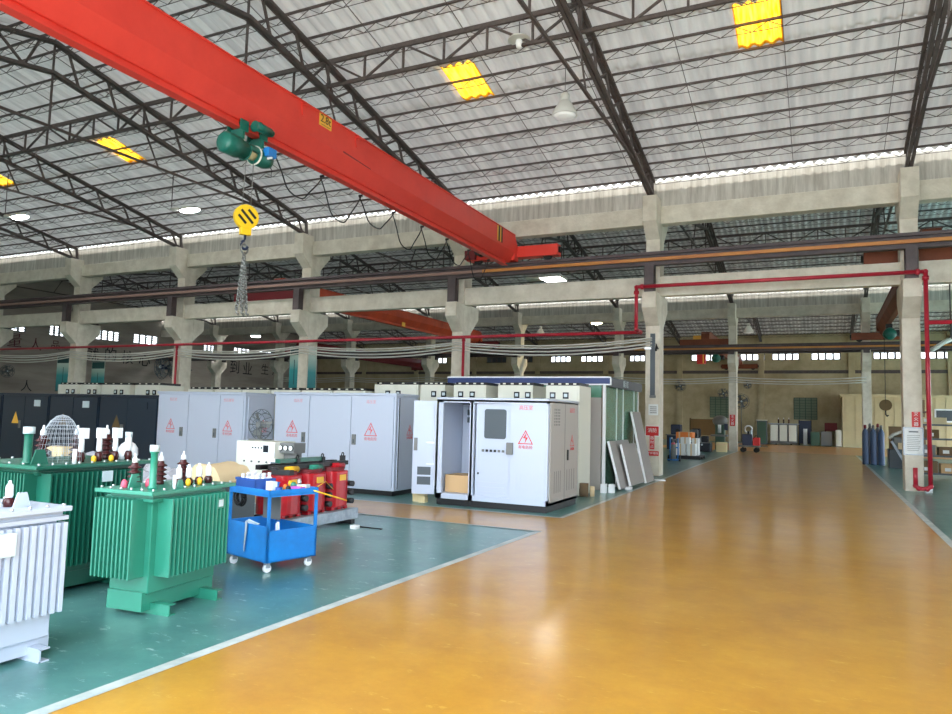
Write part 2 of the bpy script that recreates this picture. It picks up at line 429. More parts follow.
# sag rods between the purlins
sm_ = MB()
for sgn in (1, -1):
    f = (lambda y: y) if sgn > 0 else (lambda y: 2*RY-y)
    sm_.bar((0,f(20.3),chord(20.3)+.02), (0,f(RY),chord(RY)+.02), .014)
sag = None
for b in range(3):
    for j in range(30):
        x = XR-1.2-2.09*j
        if sag is None: sag = struct('roof_tie_rod', sm_, 'steel'); sag.location = (x,0,0)
        else: scopy(sag, (x,PITCH*b,0))
# rafters: latticed, with a horizontal tie rod and a hanger
tr = MB()
def low(y): return 7.9+(20.4-y)*.176
for sgn in (1, -1):
    f = (lambda y: y) if sgn > 0 else (lambda y: 2*RY-y)
    P_ = lambda y, z: (0,f(y),z)
    for dx in (-.05, .05):
        tr.bar((dx,f(20.35),chord(20.35)), (dx,f(RY),chord(RY)), .075)
        tr.bar((dx,f(20.42),7.9), (dx,f(RY),low(RY)), .075)
    tr.bar(P_(20.35,chord(20.35)), P_(20.42,7.86), .08)
    ys = [20.2-1.1*i for i in range(9)]
    for i, y in enumerate(ys):
        tr.bar(P_(y, low(y)), P_(y-.35, chord(y-.35)), .05)
        if i < 8: tr.bar(P_(y-.35, chord(y-.35)), P_(y-1.1, low(y-1.1)), .05)
    tr.bar(P_(18.3, 8.27), P_(RY, 8.27), .06)
    tr.bar(P_(13.4, low(13.4)), P_(13.9, 8.27), .035)
tr.bar((0,RY,chord(RY)), (0,RY,8.2), .04)
tru = None
for b in range(3):
    for x in XS+[8.2+12.4]:
        if x > 15: continue
        if tru is None: tru = struct('roof_truss', tr, 'steel'); tru.location = (x,PITCH*b,0)
        else: scopy(tru, (x,PITCH*b,0))
# upright longitudinal lattice girders
lg = MB(); zt, zb = chord(13.33)+.06, chord(13.33)-.56
lg.box(XL, XR, -.03, .03, zt-.06, zt); lg.box(XL, XR, -.03, .03, zb-.03, zb+.03)
x = XS[0]
while x > XL+6:
    for j in range(6):
        xa = x-6.26*j/6; xb = x-6.26*(j+1)/6
        lg.bar((xa,0,zb), (xa,0,zt), .045)
        lg.bar((xa,0,zb if j % 2 else zt), (xb,0,zt if j % 2 else zb), .045)
    x -= 6.26
lgo = None
for b in range(3):
    for y in (13.33, 2*RY-13.33):
        if lgo is None: lgo = struct('roof_lattice_girder', lg, 'steel'); lgo.location = (0,y,0)
        else: scopy(lgo, (0,y+PITCH*b,0))

# far wall with a strip of small windows, left end wall with latticed windows
YB = 60.7
FW = [(-21.9,-20.0), (-19.1,-17.1), (-14.8,-13.0), (-9.7,-7.7), (-5.9,-4.05), (-3.55,-1.6), (-.77,1.25), (3.4,5.3), (6.4,8.4), (-28.2,-26.2), (-25.6,-23.6), (-34.4,-32.4)]
FW = sorted(FW)
w = MB(); z0, z1 = 6.46, 7.0
w.box(XL, 20, YB, YB+.25, -.1, z0); w.box(XL, 20, YB, YB+.25, z1, 9.4)
cur = XL
for a_, b_ in FW: w.box(cur, a_, YB, YB+.25, z0, z1); cur = b_
w.box(cur, 20, YB, YB+.25, z0, z1)
struct('wall_back', w, 'wall')
for x in XS: struct('column', MB().box(x-.22, x+.22, YB-.18, YB-.003, 0, 8.4), 'wall')
struct('trim_20', MB().box(XL, 15, YB-.12, YB-.003, 5.42, 5.66), 'steel')
k = 0
for a_, b_ in FW:
    k += 1
    fr = MB(); n = 4
    for i in range(n+1):
        x = a_+(b_-a_)*i/n; fr.box(x-.07, x+.07, YB+.03, YB+.12, z0, z1)
    fr.box(a_, b_, YB+.03, YB+.12, z0, z0+.06); fr.box(a_, b_, YB+.03, YB+.12, z1-.06, z1)
    o = struct('window_%d' % k, fr, 'steel')
    MB().box(a_, b_, YB+.08, YB+.09, z0, z1).build('pane', 'glassdark' if a_ in (-28.2,-25.6) else 'winglass', o)
# barred windows low in the far wall (dark, greenish)
for i, (a_, b_) in enumerate([(-8.2,-6.55), (-2.0,-.4)]):
    fr = MB()
    for j in range(5): x = a_+(b_-a_)*j/4; fr.box(x-.025, x+.025, YB-.05, YB-.006, 1.9, 3.55)
    for j in range(9): z = 1.9+1.65*j/8; fr.box(a_, b_, YB-.045, YB-.01, z-.015, z+.015)
    o = struct('window_%d' % (i+20), fr, 'machinegreen')
    MB().box(a_, b_, YB-.02, YB-.004, 1.9, 3.55).build('pane', 'gridglass', o)

LW = [(31.5,33.0,6.3,7.0), (35.0,37.0,6.4,7.1), (38.2,40.5,6.45,7.15), (45.2,46.9,6.4,7.0), (48.7,50.8,6.5,7.1), (52.,54.3,6.5,7.1), (27.9,29.9,6.3,6.95)]
w = MB()
ys = sorted(LW); cur = -2
w.box(XL-.25, XL, -2, YB, -.1, 6.3); w.box(XL-.25, XL, -2, YB, 7.15, 10.6)
for (a_, b_, za, zb_) in ys:
    w.box(XL-.25, XL, cur, a_, 6.3, 7.15); cur = b_
    if za > 6.301: w.box(XL-.25, XL, a_, b_, 6.3, za)
    if zb_ < 7.149: w.box(XL-.25, XL, a_, b_, zb_, 7.15)
w.box(XL-.25, XL, cur, YB, 6.3, 7.15)
struct('wall_left', w, 'endwall')
for i, (a_, b_, za, zb_) in enumerate(LW):
    fr = MB()
    for j in range(5): y = a_+(b_-a_)*j/4; fr.box(XL-.12, XL-.05, y-.07, y+.07, za, zb_)
    for j in range(5): z = za+(zb_-za)*j/4; fr.box(XL-.12, XL-.06, a_, b_, z-.035, z+.035)
    o = struct('window_%d' % (i+30), fr, 'machinegrey')
    MB().box(XL-.1, XL-.09, a_, b_, za, zb_).build('pane', 'winglass', o)
# front wall of the near bay with the wide opening the light comes through, and its right end wall
w = MB(); w.box(XL, -10, -1.6, -1.3, -.1, 9); w.box(9, XR, -1.6, -1.3, -.1, 9); w.box(-10, 9, -1.6, -1.3, 7.2, 9)
struct('wall_front', w, 'endwall')
w = MB(); w.box(XR, XR+.25, -1.6, 21, -.1, 10.6); w.box(XR, XR+.25, 21, YB, 4.6, 10.6)
struct('wall_right', w, 'endwall')
# slogan characters painted on the left end wall
for s_, y, z, sz, mm in [('量',29.2,5.62,1.0,'letterred'), ('人',30.6,5.5,.9,'letterred'), ('品',32.0,5.6,.7,'letterred'), ('就',34.8,5.2,1.1,'letterdark'), ('的',36.3,5.3,1.1,'letterdark'), ('核',37.75,5.2,1.1,'letterdark'), ('心',39.3,5.13,1.1,'letterdark'),
                         ('到',48.9,5.25,1.3,'letterdark'), ('业',50.5,5.2,1.3,'letterdark'), ('生',52.8,5.3,1.1,'letterdark'), ('产',54.35,5.35,1.1,'letterdark'), ('人',30.2,2.7,.8,'letterdark')]:
    o = text(s_, sz, mm, 'wall_lettering', None, (XL+.004,y,z), (0,1,0), (0,0,1)); o['kind'] = 'structure'

# ------------------------------------------------------------------ crane runways
def runway(y, zb_=5.88, zt_=6.22, side=-1, posts=True):
    rb = MB(); rb.box(XL+.1, XR, y-.11, y+.11, zt_-.04, zt_); rb.box(XL+.1, XR, y-.11, y+.11, zb_, zb_+.035); rb.box(XL+.1, XR, y-.015, y+.015, zb_, zt_)
    rb.box(XL+.1, XR, y-.03, y+.03, zt_, zt_+.06)
    o = struct('beam', rb, 'rail')
    c_ = MB().box(-9.5, XR, y+side*.14-.025, y+side*.14+.025, zb_+.11, zb_+.2); c_.build('conductor_bar', 'conductor', o)
    c_ = MB().box(XL+.1, -9.5, y+side*.14-.025, y+side*.14+.025, zb_+.11, zb_+.2); c_.build('conductor_bar', 'conductor2', o)
    if posts:
        p = MB()
        p.box(-.14,.14,-.02,.02,5.13,zb_); p.box(-.14,.14,-.13,-.10,5.13,zb_); p.box(-.14,-.115,-.13,.1,5.13,zb_); p.box(.115,.14,-.13,.1,5.13,zb_)
        po = None
        for x in XS:
            if po is None: po = struct('column_bracket', p, 'rail'); po.location = (x,y,0)
            else: scopy(po, (x,y,0))
runway(20.12); runway(21.45, 5.3, 5.62, side=1)
runway(20.12+PITCH, 5.3, 5.62); runway(21.45+PITCH, 5.3, 5.62, side=1); runway(1.3, side=1)
# ------------------------------------------------------------------ cranes
def crane(label, x, ya, yb, m, zb_, ztop, tops=.25, rz=0., carriage=(3.0, 3.0), cm=None, zr=5.68, plate=False, group=None):
    L_ = yb-ya; cm = cm or m
    t = thing('bridge_crane', label, 'crane', (x, yb, zr), rz, group)
    g = MB(); h = ztop-zb_; z = zb_-zr
    y0, y1_ = -L_+.35, -.38
    for pts, a_, b_ in (([(-.22,z+h-.02),(.22,z+h-.02),(.22,z+.42),(.05,z+.13),(-.05,z+.13),(-.22,z+.42)], y0, y1_),
                        ([(-tops,z+h-.02),(tops,z+h-.02),(tops,z+h),(-tops,z+h)], y0, y1_)):
        g.prism([(p[0],a_,p[1]) for p in pts], (0,b_-a_,0))
    g.prism([(-.22,y1_,z+.2),(-.22,y1_,z+h),(-.22,y1_+.3,z+.55),(-.22,y1_+.3,z+.2)], (.44,0,0))
    g.prism([(-.22,y0,z+.2),(-.22,y0-.25,z+.2),(-.22,y0-.25,z+.55),(-.22,y0,z+h)], (.44,0,0))
    g.build('girder', m, t)
    f = MB(); f.box(-.012,.012,y0,y1_-.2,z+.02,z+.2); f.box(-.085,.085,y0,y1_-.2,z,z+.025); f.build('bottom_flange', m, t)
    for yy, w in ((0, carriage[1]), (-L_, carriage[0])):
        c_ = MB(); c_.box(-w/2,w/2,yy-.17,yy+.17,.1,.44)
        e = c_.build('end_carriage', cm, t, .01)
        for s_ in (-1, 1):
            MB().cyl((s_*(w/2-.35),yy-.05,.17), (s_*(w/2-.35),yy+.05,.17), .165, 16).build('wheel', 'black', e)
            MB().box(s_*(w/2+.03)-.03, s_*(w/2+.03)+.03, yy-.08, yy+.08, .2, .36).build('bumper', 'rubber', e)
    return t
c1 = crane('long red overhead crane spanning the near bay with yellow capacity plate', -8.55, 1.3, 20.12, 'red', 6.06, 7.02, rz=.010, zr=6.28)
# drive motor on the far carriage, lifting lugs, plate, stripes, rubbed patch
MB().cyl((-.95,-.24,.3), (-.95,-.5,.3), .13, 14).build('drive_motor', 'black', c1)
MB().box(-1.5,-1.15,-.3,-.18,.12,.4).build('gear_box', 'darkred', c1)
def girder_x(y): return -8.55+.010*(20.12-y)
for y in (9.75, 11.4):
    yl = y-20.12
    l_ = MB(); l_.prism([(.222,yl-.07,.68),(.222,yl+.07,.68),(.222,yl+.03,.48),(.222,yl-.03,.48)], (.02,0,0)); l_.prism([(.24,yl-.07,.66),(.24,yl+.07,.66),(.30,yl+.07,.66),(.30,yl-.07,.66)], (0,0,.02))
    l_.build('lifting_lug', 'red', c1)
yl = 10.38-20.12
pl = MB().box(.221,.232,yl-.18,yl+.18,.50,.755).build('capacity_plate', 'signyellow', c1)
text('2.8t', .2, 'black', 'plate_lettering', pl, (.233,yl,.635), (0,1,0), (0,0,1))
MB().box(.232,.234,yl-.13,yl+.13,.525,.532).build('plate_rule', 'black', pl)
for i, c_ in enumerate(('signyellow','black','signyellow','black')):
    y = -1.72+.1*i; MB().box(.221,.224,y,y+.09,.28,.74).build('end_stripe', c_, c1)
MB().add([(.2215,-9.15,.24),(.2215,-8.2,.21),(.2215,-8.2,.225),(.2215,-9.15,.27)], [(0,1,2,3)]).build('scratch', 'darkred', c1)

fc = MB()
y = 9.5
xg = lambda y: girder_x(y)-.16
fc.tube([(xg(9.3),9.3,5.75),(xg(9.4),9.45,5.9),(xg(9.5),9.5,6.0)], .014, 5)
while y < 18.6:
    pts = [(xg(y), y+1.3*i/14+.04*math.sin(i), 6.03-.72*(1-(2*i/14-1)**2)*(.85+.15*math.sin(y*3))) for i in range(15)]
    fc.tube(pts, .014, 5); y += 1.3
    fc.box(xg(y)-.01, xg(y)+.08, y-.015, y+.015, 6.02, 6.06)
tag(fc.build('festoon_cable', 'black'), 'black cable hanging in loops under the long red crane girder', 'cable')

# electric hoist under the girder
hx = girder_x(8.6)
h_ = thing('electric_hoist', 'green electric rope hoist hanging under the long red crane', 'hoist', (hx, 8.66, 5.75)); h_.scale = (.74,.74,.74)
b = MB(); b.lathe([(.0,-.72),(.17,-.72),(.23,-.66),(.235,-.3),(.2,-.28),(.2,-.05)], n=20, axis='y'); b.build('gear_housing', 'hoistgreen', h_)
MB().lathe([(.13,-.06),(.13,.22)], n=18, axis='y').build('rope_drum', 'wood', h_)
b = MB(); b.prism([(.2*math.cos(a*PI/10),-.06,.2*math.sin(a*PI/10)) for a in range(0,11)], (0,.3,0)); b.build('drum_cover', 'hoistgreen', h_)
b = MB(); b.lathe([(.19,.2),(.2,.22),(.2,.55),(.15,.7),(0,.71)], n=20, axis='y'); b.build('hoist_motor', 'hoistgreen', h_)
MB().torus((0,.24,0), .205, .022, 'y', 20, 6).build('rope_guide_ring', 'cream', h_); MB().torus((0,-.07,0), .205, .016, 'y', 20, 6).build('end_ring', 'hoistgreen', h_)
MB().box(.15,.32,.34,.6,.0,.2).build('control_box', 'trolleyblue', h_, .01)
MB().box(.2,.33,.42,.46,-.05,-.01).build('cable_gland', 'white', h_)
for yy in (-.3, .3):
    MB().box(-.18,.18,yy-.03,yy+.03,.17,.4).build('suspension_plate', 'hoistgreen', h_)
    for s_ in (-1, 1):
        MB().cyl((s_*.11,yy,.50), (s_*.19,yy,.50), .085, 16).build('trolley_wheel', 'black', h_)
        MB().box(s_*.185-.012, s_*.185+.012, yy-.12, yy+.12, .34, .58).build('side_plate', 'hoistgreen', h_)
b = MB(); b.cyl((.2,-.05,.5), (.42,-.05,.5), .09, 14); b.cyl((.34,-.16,.5), (.34,.32,.5), .1, 14); b.cyl((.34,.32,.5), (.34,.4,.5), .075, 14); b.build('travel_motor', 'hoistgreen', h_)
for yy in (-.02, .2):
    MB().cyl((.02,yy,-.1), (.0,.08+(-.13 if yy < 0 else .13),-1.2), .008, 5).build('wire_rope', 'chainsteel', h_)
b = MB().tube([(0,.66,-.05),(.0,.82,-.15),(.0,.8,-.32),(0,.6,-.36)], .012, 5); b.build('cable', 'black', h_)

hb = thing('hook_block', 'round yellow crane hook block with black diagonal stripes', 'hook', (hx, 8.72, 4.28), -.42)
b = MB(); b.cyl((-.05,0,.40), (.05,0,.40), .2, 24); b.box(-.045,.045,-.085,.085,.10,.3); b.build('sheave_case', 'yellow', hb, .006)
for o_ in (-.1, 0., .1):
    for s_ in (-1, 1):
        b = MB(); c_ = Vector((s_*.0515, o_*.8, .40+o_*.55)); l = .14 if o_ == 0 else .09
        d = Vector((0,.72,-.7)); n_ = Vector((0,.7,.72))*.021
        b.prism([c_-d*l-n_, c_+d*l-n_, c_+d*l+n_, c_-d*l+n_], (s_*.003,0,0)); b.build('stripe', 'black', hb)
hk = [(0,0,.13),(0,0,.03)]+[(0,-.055*math.sin(a)-.0, -.03+.07*math.cos(a)-.03) for a in [0.2+.3*i for i in range(15)]]
MB().tube(hk, .022, 8).build('hook', 'machineblue', hb)

sl = thing('chain_sling', 'steel four-leg chain sling hanging from the yellow hook block', 'chain', (hx, 8.72, 3.05))
MB().torus((0,0,1.1), .075, .016, 'x', 18, 6).build('master_link', 'chainsteel', sl)
for j, (dx, dy) in enumerate([(-.035,-.05), (.035,-.035), (-.03,.045), (.04,.05)]):
    b = MB(); n = 24
    for i in range(n):
        t_ = i/(n-1); p = Vector((dx*t_*1.2, dy*t_*1.2, 1.02-.9*t_)); b.torus(p, .028, .0125, 'x' if i % 2 else 'y', 8, 4)
    b.build('chain_leg', 'chainsteel', sl)
    MB().tube([(dx*1.2,dy*1.2,.13),(dx*1.25,dy*1.2,.06),(dx*1.2+.02,dy*1.2+.03,.02),(dx*1.2,dy*1.2+.05,.05)], .014, 6).build('sling_hook', 'chainsteel', sl)

c2 = crane('orange overhead crane in the second bay behind the fourth column', -19.2, 21.45, 20.12+PITCH, 'orange', 5.92, 6.72, cm='darkred', carriage=(3.6, 2.6))
MB().box(.222,.24,-9.6,-9.3,.25,.45).build('capacity_plate', 'signyellow', c2)
c3 = crane('brown overhead crane in the second bay at the right by the pillar', 2.62, 21.45, 20.12+PITCH, 'brownred', 5.95, 6.75, carriage=(3.2, 2.6))
c4 = crane('dark red overhead crane in the third bay on the far left', -34.6, 21.45+PITCH, 60.2, 'darkred', 5.9, 6.7, carriage=(2.6, 2.6))
c5 = crane('brown overhead crane in the third bay with a red trolley box', -5.9, 21.45+PITCH, 60.2, 'brownred', 5.9, 6.6, carriage=(2.7, 2.7))
MB().box(-.7,-.2,-18.2,-17.9,.5,.72).build('lamp_box', 'signyellow', c5)
def small_hoist(label, x, y, z):
    t = thing('electric_hoist', label, 'hoist', (x,y,z))
    MB().lathe([(0,-.5),(.2,-.48),(.26,-.4),(.26,-.1),(.2,-.08),(.2,.45),(0,.5)], n=14, axis='y').build('hoist_body', 'hoistgreen', t)
    MB().box(-.12,.12,-.2,.2,.18,.45).build('suspension_plate', 'black', t)
    MB().box(.2,.42,.0,.3,-.05,.2).build('control_box', 'black', t)
    return t
small_hoist('green hoist under the brown crane beside the right pillar', 2.62, 35.6, 5.5)
small_hoist('green hoist under the brown third-bay crane by the middle far column', -5.9, 46.5, 5.45)
t = thing('crane_control_cabinet', 'red control box hanging under the brown third-bay crane', 'box', (-6.75,46.2,5.1))
b = MB().box(-.25,.25,-.2,.2,0,.62).build('box', 'signred', t); MB().box(.1,.16,-.205,-.2,.02,.6).build('stripe', 'signyellow', t); MB().cyl((0,0,.62),(0,0,.85),.02,6).build('hanger', 'black', t)
t = thing('hook_block', 'small dark yellow hook hanging in front of the cream booth', 'hook', (2.42,35.4,2.0))
MB().cyl((0,-.1,.45),(0,.1,.45),.24,16).build('sheave_case', 'brownboard', t)
MB().tube([(0,0,.25),(0,0,.05),(.05,0,-.03),(.1,0,.03)], .035, 6).build('hook', 'black', t)
for s_ in (-.18, .18): MB().cyl((0,s_,.5),(0,s_,3.3),.008,5).build('wire_rope', 'black', t)

# ------------------------------------------------------------------ pipes and cables
yp = 19.86
pipe = MB(); P_ = [(XL+.3,20.4,4.04),(-4.66,20.4,4.04),(-4.66,20.2,4.04),(-4.66,yp,4.06),(-4.66,yp,5.25),(2.24,yp,5.25),(2.24,yp,.18),(2.17,yp,.12),(2.0,yp,.12),(1.94,yp,.18),(1.94,yp,.6)]
for i in range(len(P_)-1): pipe.cyl(P_[i], P_[i+1], .05, 10)
for p in P_[1:-1]: pipe.ball(p, .062, 8, 6)
t = thing('fire_water_pipe', 'long red pipe stepping up over the pillars and down beside the white notice', 'pipe', (2.26, yp, 0))
pipe.build('pipe', 'pipe', t, world=True)
for x in (-4.66, 2.24):
    MB().cyl((x,yp,5.05),(x,yp,5.14),.075,12).build('pipe_coupling', 'pipe', t, world=True); MB().cyl((x+(.12 if x < 0 else -.12),yp,5.25),(x+(.2 if x < 0 else -.2),yp,5.25),.075,12).build('pipe_coupling', 'pipe', t, world=True)
MB().cyl((2.24,yp,4.02),(7.5,yp,4.02),.05,10).build('branch_pipe', 'pipe', t, world=True)
MB().box(2.19,2.29,yp+.03,20.5,1.9,1.93).build('pipe_bracket', 'black', t, world=True)
for x, lab in ((-10.30, 'red drop pipe on the pillar beside the red crane end'), (-22.98, 'red drop pipe on the second pillar behind the white cabinets')):
    b = MB(); b.cyl((x,20.4,0),(x,20.4,3.99),.045,10); b.cyl((x,20.4,3.9),(x,20.4,3.98),.06,10)
    t = thing('fire_drop_pipe', lab, 'pipe', (x,20.4,0)); b.build('pipe', 'pipe', t, world=True)
    MB().box(x-.06,x+.06,20.42,20.495,2.,2.05).build('pipe_clamp', 'black', t, world=True)
for i, (z, lab) in enumerate([(3.95,'upper'), (3.82,'middle'), (3.7,'lower')]):
    b = MB(); pts = []
    for a_, b_ in zip(XS[2:-2], XS[3:-1]):
        for q in range(8): u = q/8; pts.append((a_+(b_-a_)*u, YF+PITCH-.06, z-.12*4*u*(1-u)))
    tag(b.tube(pts, .03, 5).build('cable', 'cable'), 'white cable sagging along the second row of pillars, %s of three' % lab, 'cable')
for i, (z, lab) in enumerate([(3.88,'uppermost'), (3.8,'second from the top'), (3.7,'third from the top'), (3.62,'lowest')]):
    b = MB(); pts = []
    xs_ = [-4.34]+XS[4:]
    for a_, b_ in zip(xs_[:-1], xs_[1:]):
        for q in range(10):
            u = q/10; pts.append((a_+(b_-a_)*u, 20.44-.02*(i % 2), z-(.16+.015*i)*4*u*(1-u)+.02*math.sin(a_*3+i)))
    pts.append((xs_[-1],20.44,z))
    tag(b.tube(pts, .026, 6).build('cable', 'cable'), 'white cable sagging along the pillars below the red pipe, %s of four' % lab, 'cable')

# ------------------------------------------------------------------ lamps
def pendant(label, p, d, ztop, lit=False, group=None):
    t = thing('pendant_lamp', label, 'lamp', p, 0, group); r = d/2
    MB().lathe([(r*.97,0),(r,.01),(r*.82,.12*d/.5),(r*.5,.26*d/.5),(r*.36,.3*d/.5)], n=24).build('lamp_shade', 'lampwhite', t)
    MB().lathe([(r*.34,.3*d/.5),(r*.36,.42*d/.5),(r*.2,.46*d/.5),(0,.46*d/.5)], n=16).build('lamp_housing', 'lampwhite', t)
    MB().lathe([(0,-.05*d/.5),(r*.5,-.035*d/.5),(r*.95,.005)], n=20).build('lens', lit if lit else 'lens', t)
    MB().cyl((0,0,.45*d/.5),(0,0,ztop-p[2]),.008,6).build('suspension_rod', 'steel', t)
    return t
pendant('large white bell lamp hanging in front of the right rafter', (-5.14,14.90,8.30), .58, 9.56)
t = thing('pendant_lamp', 'small lamp with an open disc shade hanging from the lattice girder', 'lamp', (-5.62,13.32,9.36))
MB().lathe([(.24,.02),(.2,.07),(.06,.12)], n=20).build('lamp_shade', 'lampwhite', t); MB().lathe([(0,-.14),(.06,-.13),(.075,-.04),(.06,.02)], n=12).build('bulb', 'lens', t)
MB().lathe([(.06,.02),(.06,.12),(0,.13)], n=12).build('lamp_holder', 'black', t); MB().cyl((0,0,.12),(0,0,.42),.01,6).build('suspension_rod', 'steel', t)
def led(label, p, rod):
    t = thing('flood_lamp', label, 'lamp', p);     b = MB(); b.ball((0,0,0), .42, 16, 8, (1,.5,.2)); b.build('lamp_head', 'lampwhite', t)
    MB().ball((0,0,-.04), .39, 16, 8, (1,.47,.17)).build('lens', 'litled', t)
    MB().cyl((-.38,0,.02),(-.85,0,.08),.06,8).build('arm', 'lampwhite', t)
    MB().cyl((-.85,0,.06),(-.85,0,rod),.015,6).build('suspension_rod', 'steel', t)
    return t
led('lit lamp head on an arm under the roof left of the green hoist', (-18.46,16.58,8.0), 1.25)
led('lit lamp head on an arm under the roof at the far left edge', (-24.86,15.07,8.0), 1.58)
t = thing('flood_lamp', 'lit square flood lamp under the second bay roof beside the red crane end', 'lamp', (-10.86,30.24,7.72))
MB().box(-.5,.5,-.55,.55,.02,.14).build('lamp_head', 'lampwhite', t); MB().box(-.45,.45,-.5,.5,0,.02).build('lens', 'lit', t)
MB().box(-1.2,-.5,-.3,.3,.03,.13).build('gear_tray', 'cream', t)
for s_ in (-.4,.4): MB().cyl((s_,0,.14),(s_,0,2.6),.015,6).build('suspension_rod', 'steel', t)
pendant('lit bell lamp in the third bay glowing on the stained upstand', (-12.6,43.2,7.45), .7, 9.1, 'litwarm')
pendant('lit bell lamp in the third bay in front of the latticed windows', (-40.4,43.5,7.35), .8, 9.0, 'litled')
pendant('white bell lamp in the second bay beside the first banner pillar', (-33.0,29.0,6.62), .6, 10.)
pendant('white bell lamp in the second bay left of the chain sling', (-21.6,29.0,6.72), .6, 10.)
pendant('white bell lamp in the third bay right of the red crane end', (-16.6,44.0,6.95), .6, 9.2)
pendant('white bell lamp in the third bay between the two yellow fire signs', (-3.9,45.0,6.85), .6, 9.5)
# ------------------------------------------------------------------ oil transformers
def bushing(parent, x, y, z, r, h, sheds, name='high_voltage_bushing', tip='whiteplastic'):
    prof = [(r*.62,0),(r*.62,h*.1)]
    for i in range(sheds):
        b_ = h*(.12+.56*i/sheds); s_ = h*.56/sheds
        prof += [(r*.5,b_),(r,b_+s_*.3),(r*.95,b_+s_*.42),(r*.5,b_+s_*.8)]
    prof += [(r*.5,h*.7),(r*.32,h*.74)]
    o = MB().lathe(prof, (x,y,z), 14).build(name, 'porcelain', parent)
    MB().lathe([(r*.34,h*.72),(r*.42,h*.76),(r*.36,h*.86),(r*.16,h*.9),(r*.12,h),(0,h)], (x,y,z), 10).build('terminal', tip, o)
    return o
def transformer(label, loc, rz, lx, ly, zt, m, fz0, fz1, fd, fy, fx, pitch, hv, lv, hvh=.25, lvh=.17, base=.16, group=None, tx=.2, ty=.36, ox=.33, oy=.49, thick=.007, offx=0., offy=0., foot=.72, fw=.01):
    t = thing('oil_transformer', label, 'transformer', (loc[0],loc[1],0), rz, group)
    b = MB(); b.box(-tx,tx,-ty,ty,base,zt-.08); b.build('tank', m, t, .008)
    b = MB(); b.box(-tx-.045,tx+.045,-ty-.045,ty+.045,zt-.085,zt-.06); b.build('tank_flange', m, t)
    b = MB(); b.box(-lx/2,lx/2,-ly/2,ly/2,zt-.03,zt); b.build('lid', m, t, .004)
    b = MB(); b.box(-tx-.02,tx+.02,-ty-.02,ty+.02,zt-.062,zt-.03); b.build('gasket_rim', m, t)
    def bank(n, p, horiz, side):
        b = MB(); L_ = n*p
        for i in range(n+1):
            c_ = -L_/2+p*i+(offy if horiz else offx)
            if horiz: b.box(tx if side > 0 else -ox, ox if side > 0 else -tx, c_-thick, c_+thick, fz0, fz1)
            else: b.box(c_-thick, c_+thick, ty if side > 0 else -oy, oy if side > 0 else -ty, fz0, fz1)
        # shallow web joining the fins at their roots
        if horiz: b.box(tx-.001 if side > 0 else -tx-.03, tx+.03 if side > 0 else -tx+.001, -L_/2+offy, L_/2+offy, fz0+.01, fz1-.01)
        else: b.box(-L_/2+offx, L_/2+offx, ty-.001 if side > 0 else -ty-.03, ty+.03 if side > 0 else -ty+.001, fz0+.01, fz1-.01)
        b.build('radiator_fins', m, t)
    for s_ in (1, -1):
        bank(int(fy/pitch), pitch, True, s_); bank(int(fx/pitch/.9), pitch*.9, False, s_)
    b = MB(); b.box(-tx+.01,tx-.03,-ty-.02,ty+.02,.03,base+.01); b.build('skid_frame', m, t)
    for y in (-ty*foot, ty*foot):
        b = MB(); w = ox+fw; b.box(-w+.06,w,y-.035,y+.035,0,.008); b.box(-w+.06,w,y-.035,y+.035,.074,.082); b.box(-w+.06,w,y-.03,y-.02,.0,.08); b.build('foot_channel', m, t)
    for x, y in hv: bushing(t, x, y, zt, .05*hvh/.25, hvh, 4)
    for x, y in lv:
        o = MB().lathe([(.03,0),(.03,lvh*.08),(.036,lvh*.14),(.03,lvh*.3),(.018,lvh*.36)],(x,y,zt),12).build('low_voltage_bushing','porcelain',t)
        MB().lathe([(.018,lvh*.34),(.024,lvh*.42),(.022,lvh*.8),(.01,lvh*.9),(.008,lvh),(0,lvh)],(x,y,zt),10).build('terminal','whiteplastic',o)
    n = int(ly/.115)
    for s_ in (1, -1):
        for i in range(n+1):
            MB().cyl((s_*(lx/2-.03),-ly/2+.04+(ly-.08)*i/n,zt-.001), (s_*(lx/2-.03),-ly/2+.04+(ly-.08)*i/n,zt+.016), .011, 6).build('lid_bolt', 'chrome', t)
    for i in range(1, 5): MB().cyl((-lx/2+.03+(lx-.06)*i/5,-ly/2+.03,zt-.001), (-lx/2+.03+(lx-.06)*i/5,-ly/2+.03,zt+.016), .011, 6).build('lid_bolt', 'chrome', t)
    return t
def lug(t, x, y, z, m, s=.07):
    b = MB(); b.prism([(x-.006,y-s*.9,z),(x-.006,y+s*.9,z),(x-.006,y+s*.45,z+s*1.5),(x-.006,y-s*.45,z+s*1.5)], (.012,0,0)); b.build('lifting_lug', m, t)
g1 = transformer('bright green oil transformer with pink and yellow caps beside the blue trolley', (-4.785,4.255), .087, .57, .93, .93, 'txgreen', .285, .865, .155, .66, .40, .0445,
                 [(-.1,-.27),(-.1,0),(-.1,.25)], [(.12,-.03),(.12,.08),(.12,.2),(.12,.31)], hvh=.26, tx=.19, ty=.36, ox=.33, oy=.505, offx=-.045, offy=.015)
b = MB(); b.lathe([(.036,0),(.036,.02),(.026,.03),(.026,.27),(.034,.275),(.034,.3)], (.12,-.3,.93), 14); b.build('oil_filler_pipe', 'txgreen', g1)
MB().lathe([(.036,0),(.036,.05),(0,.05)], (.12,-.3,1.215), 14).build('pipe_cap', 'lightgreyplate', g1)
for x, y in ((-.1,-.36),(-.02,-.2)): MB().lathe([(.022,0),(.026,.02),(.022,.05),(.01,.065),(0,.065)], (x,y,.93), 10).build('protective_cap', 'pink', g1)
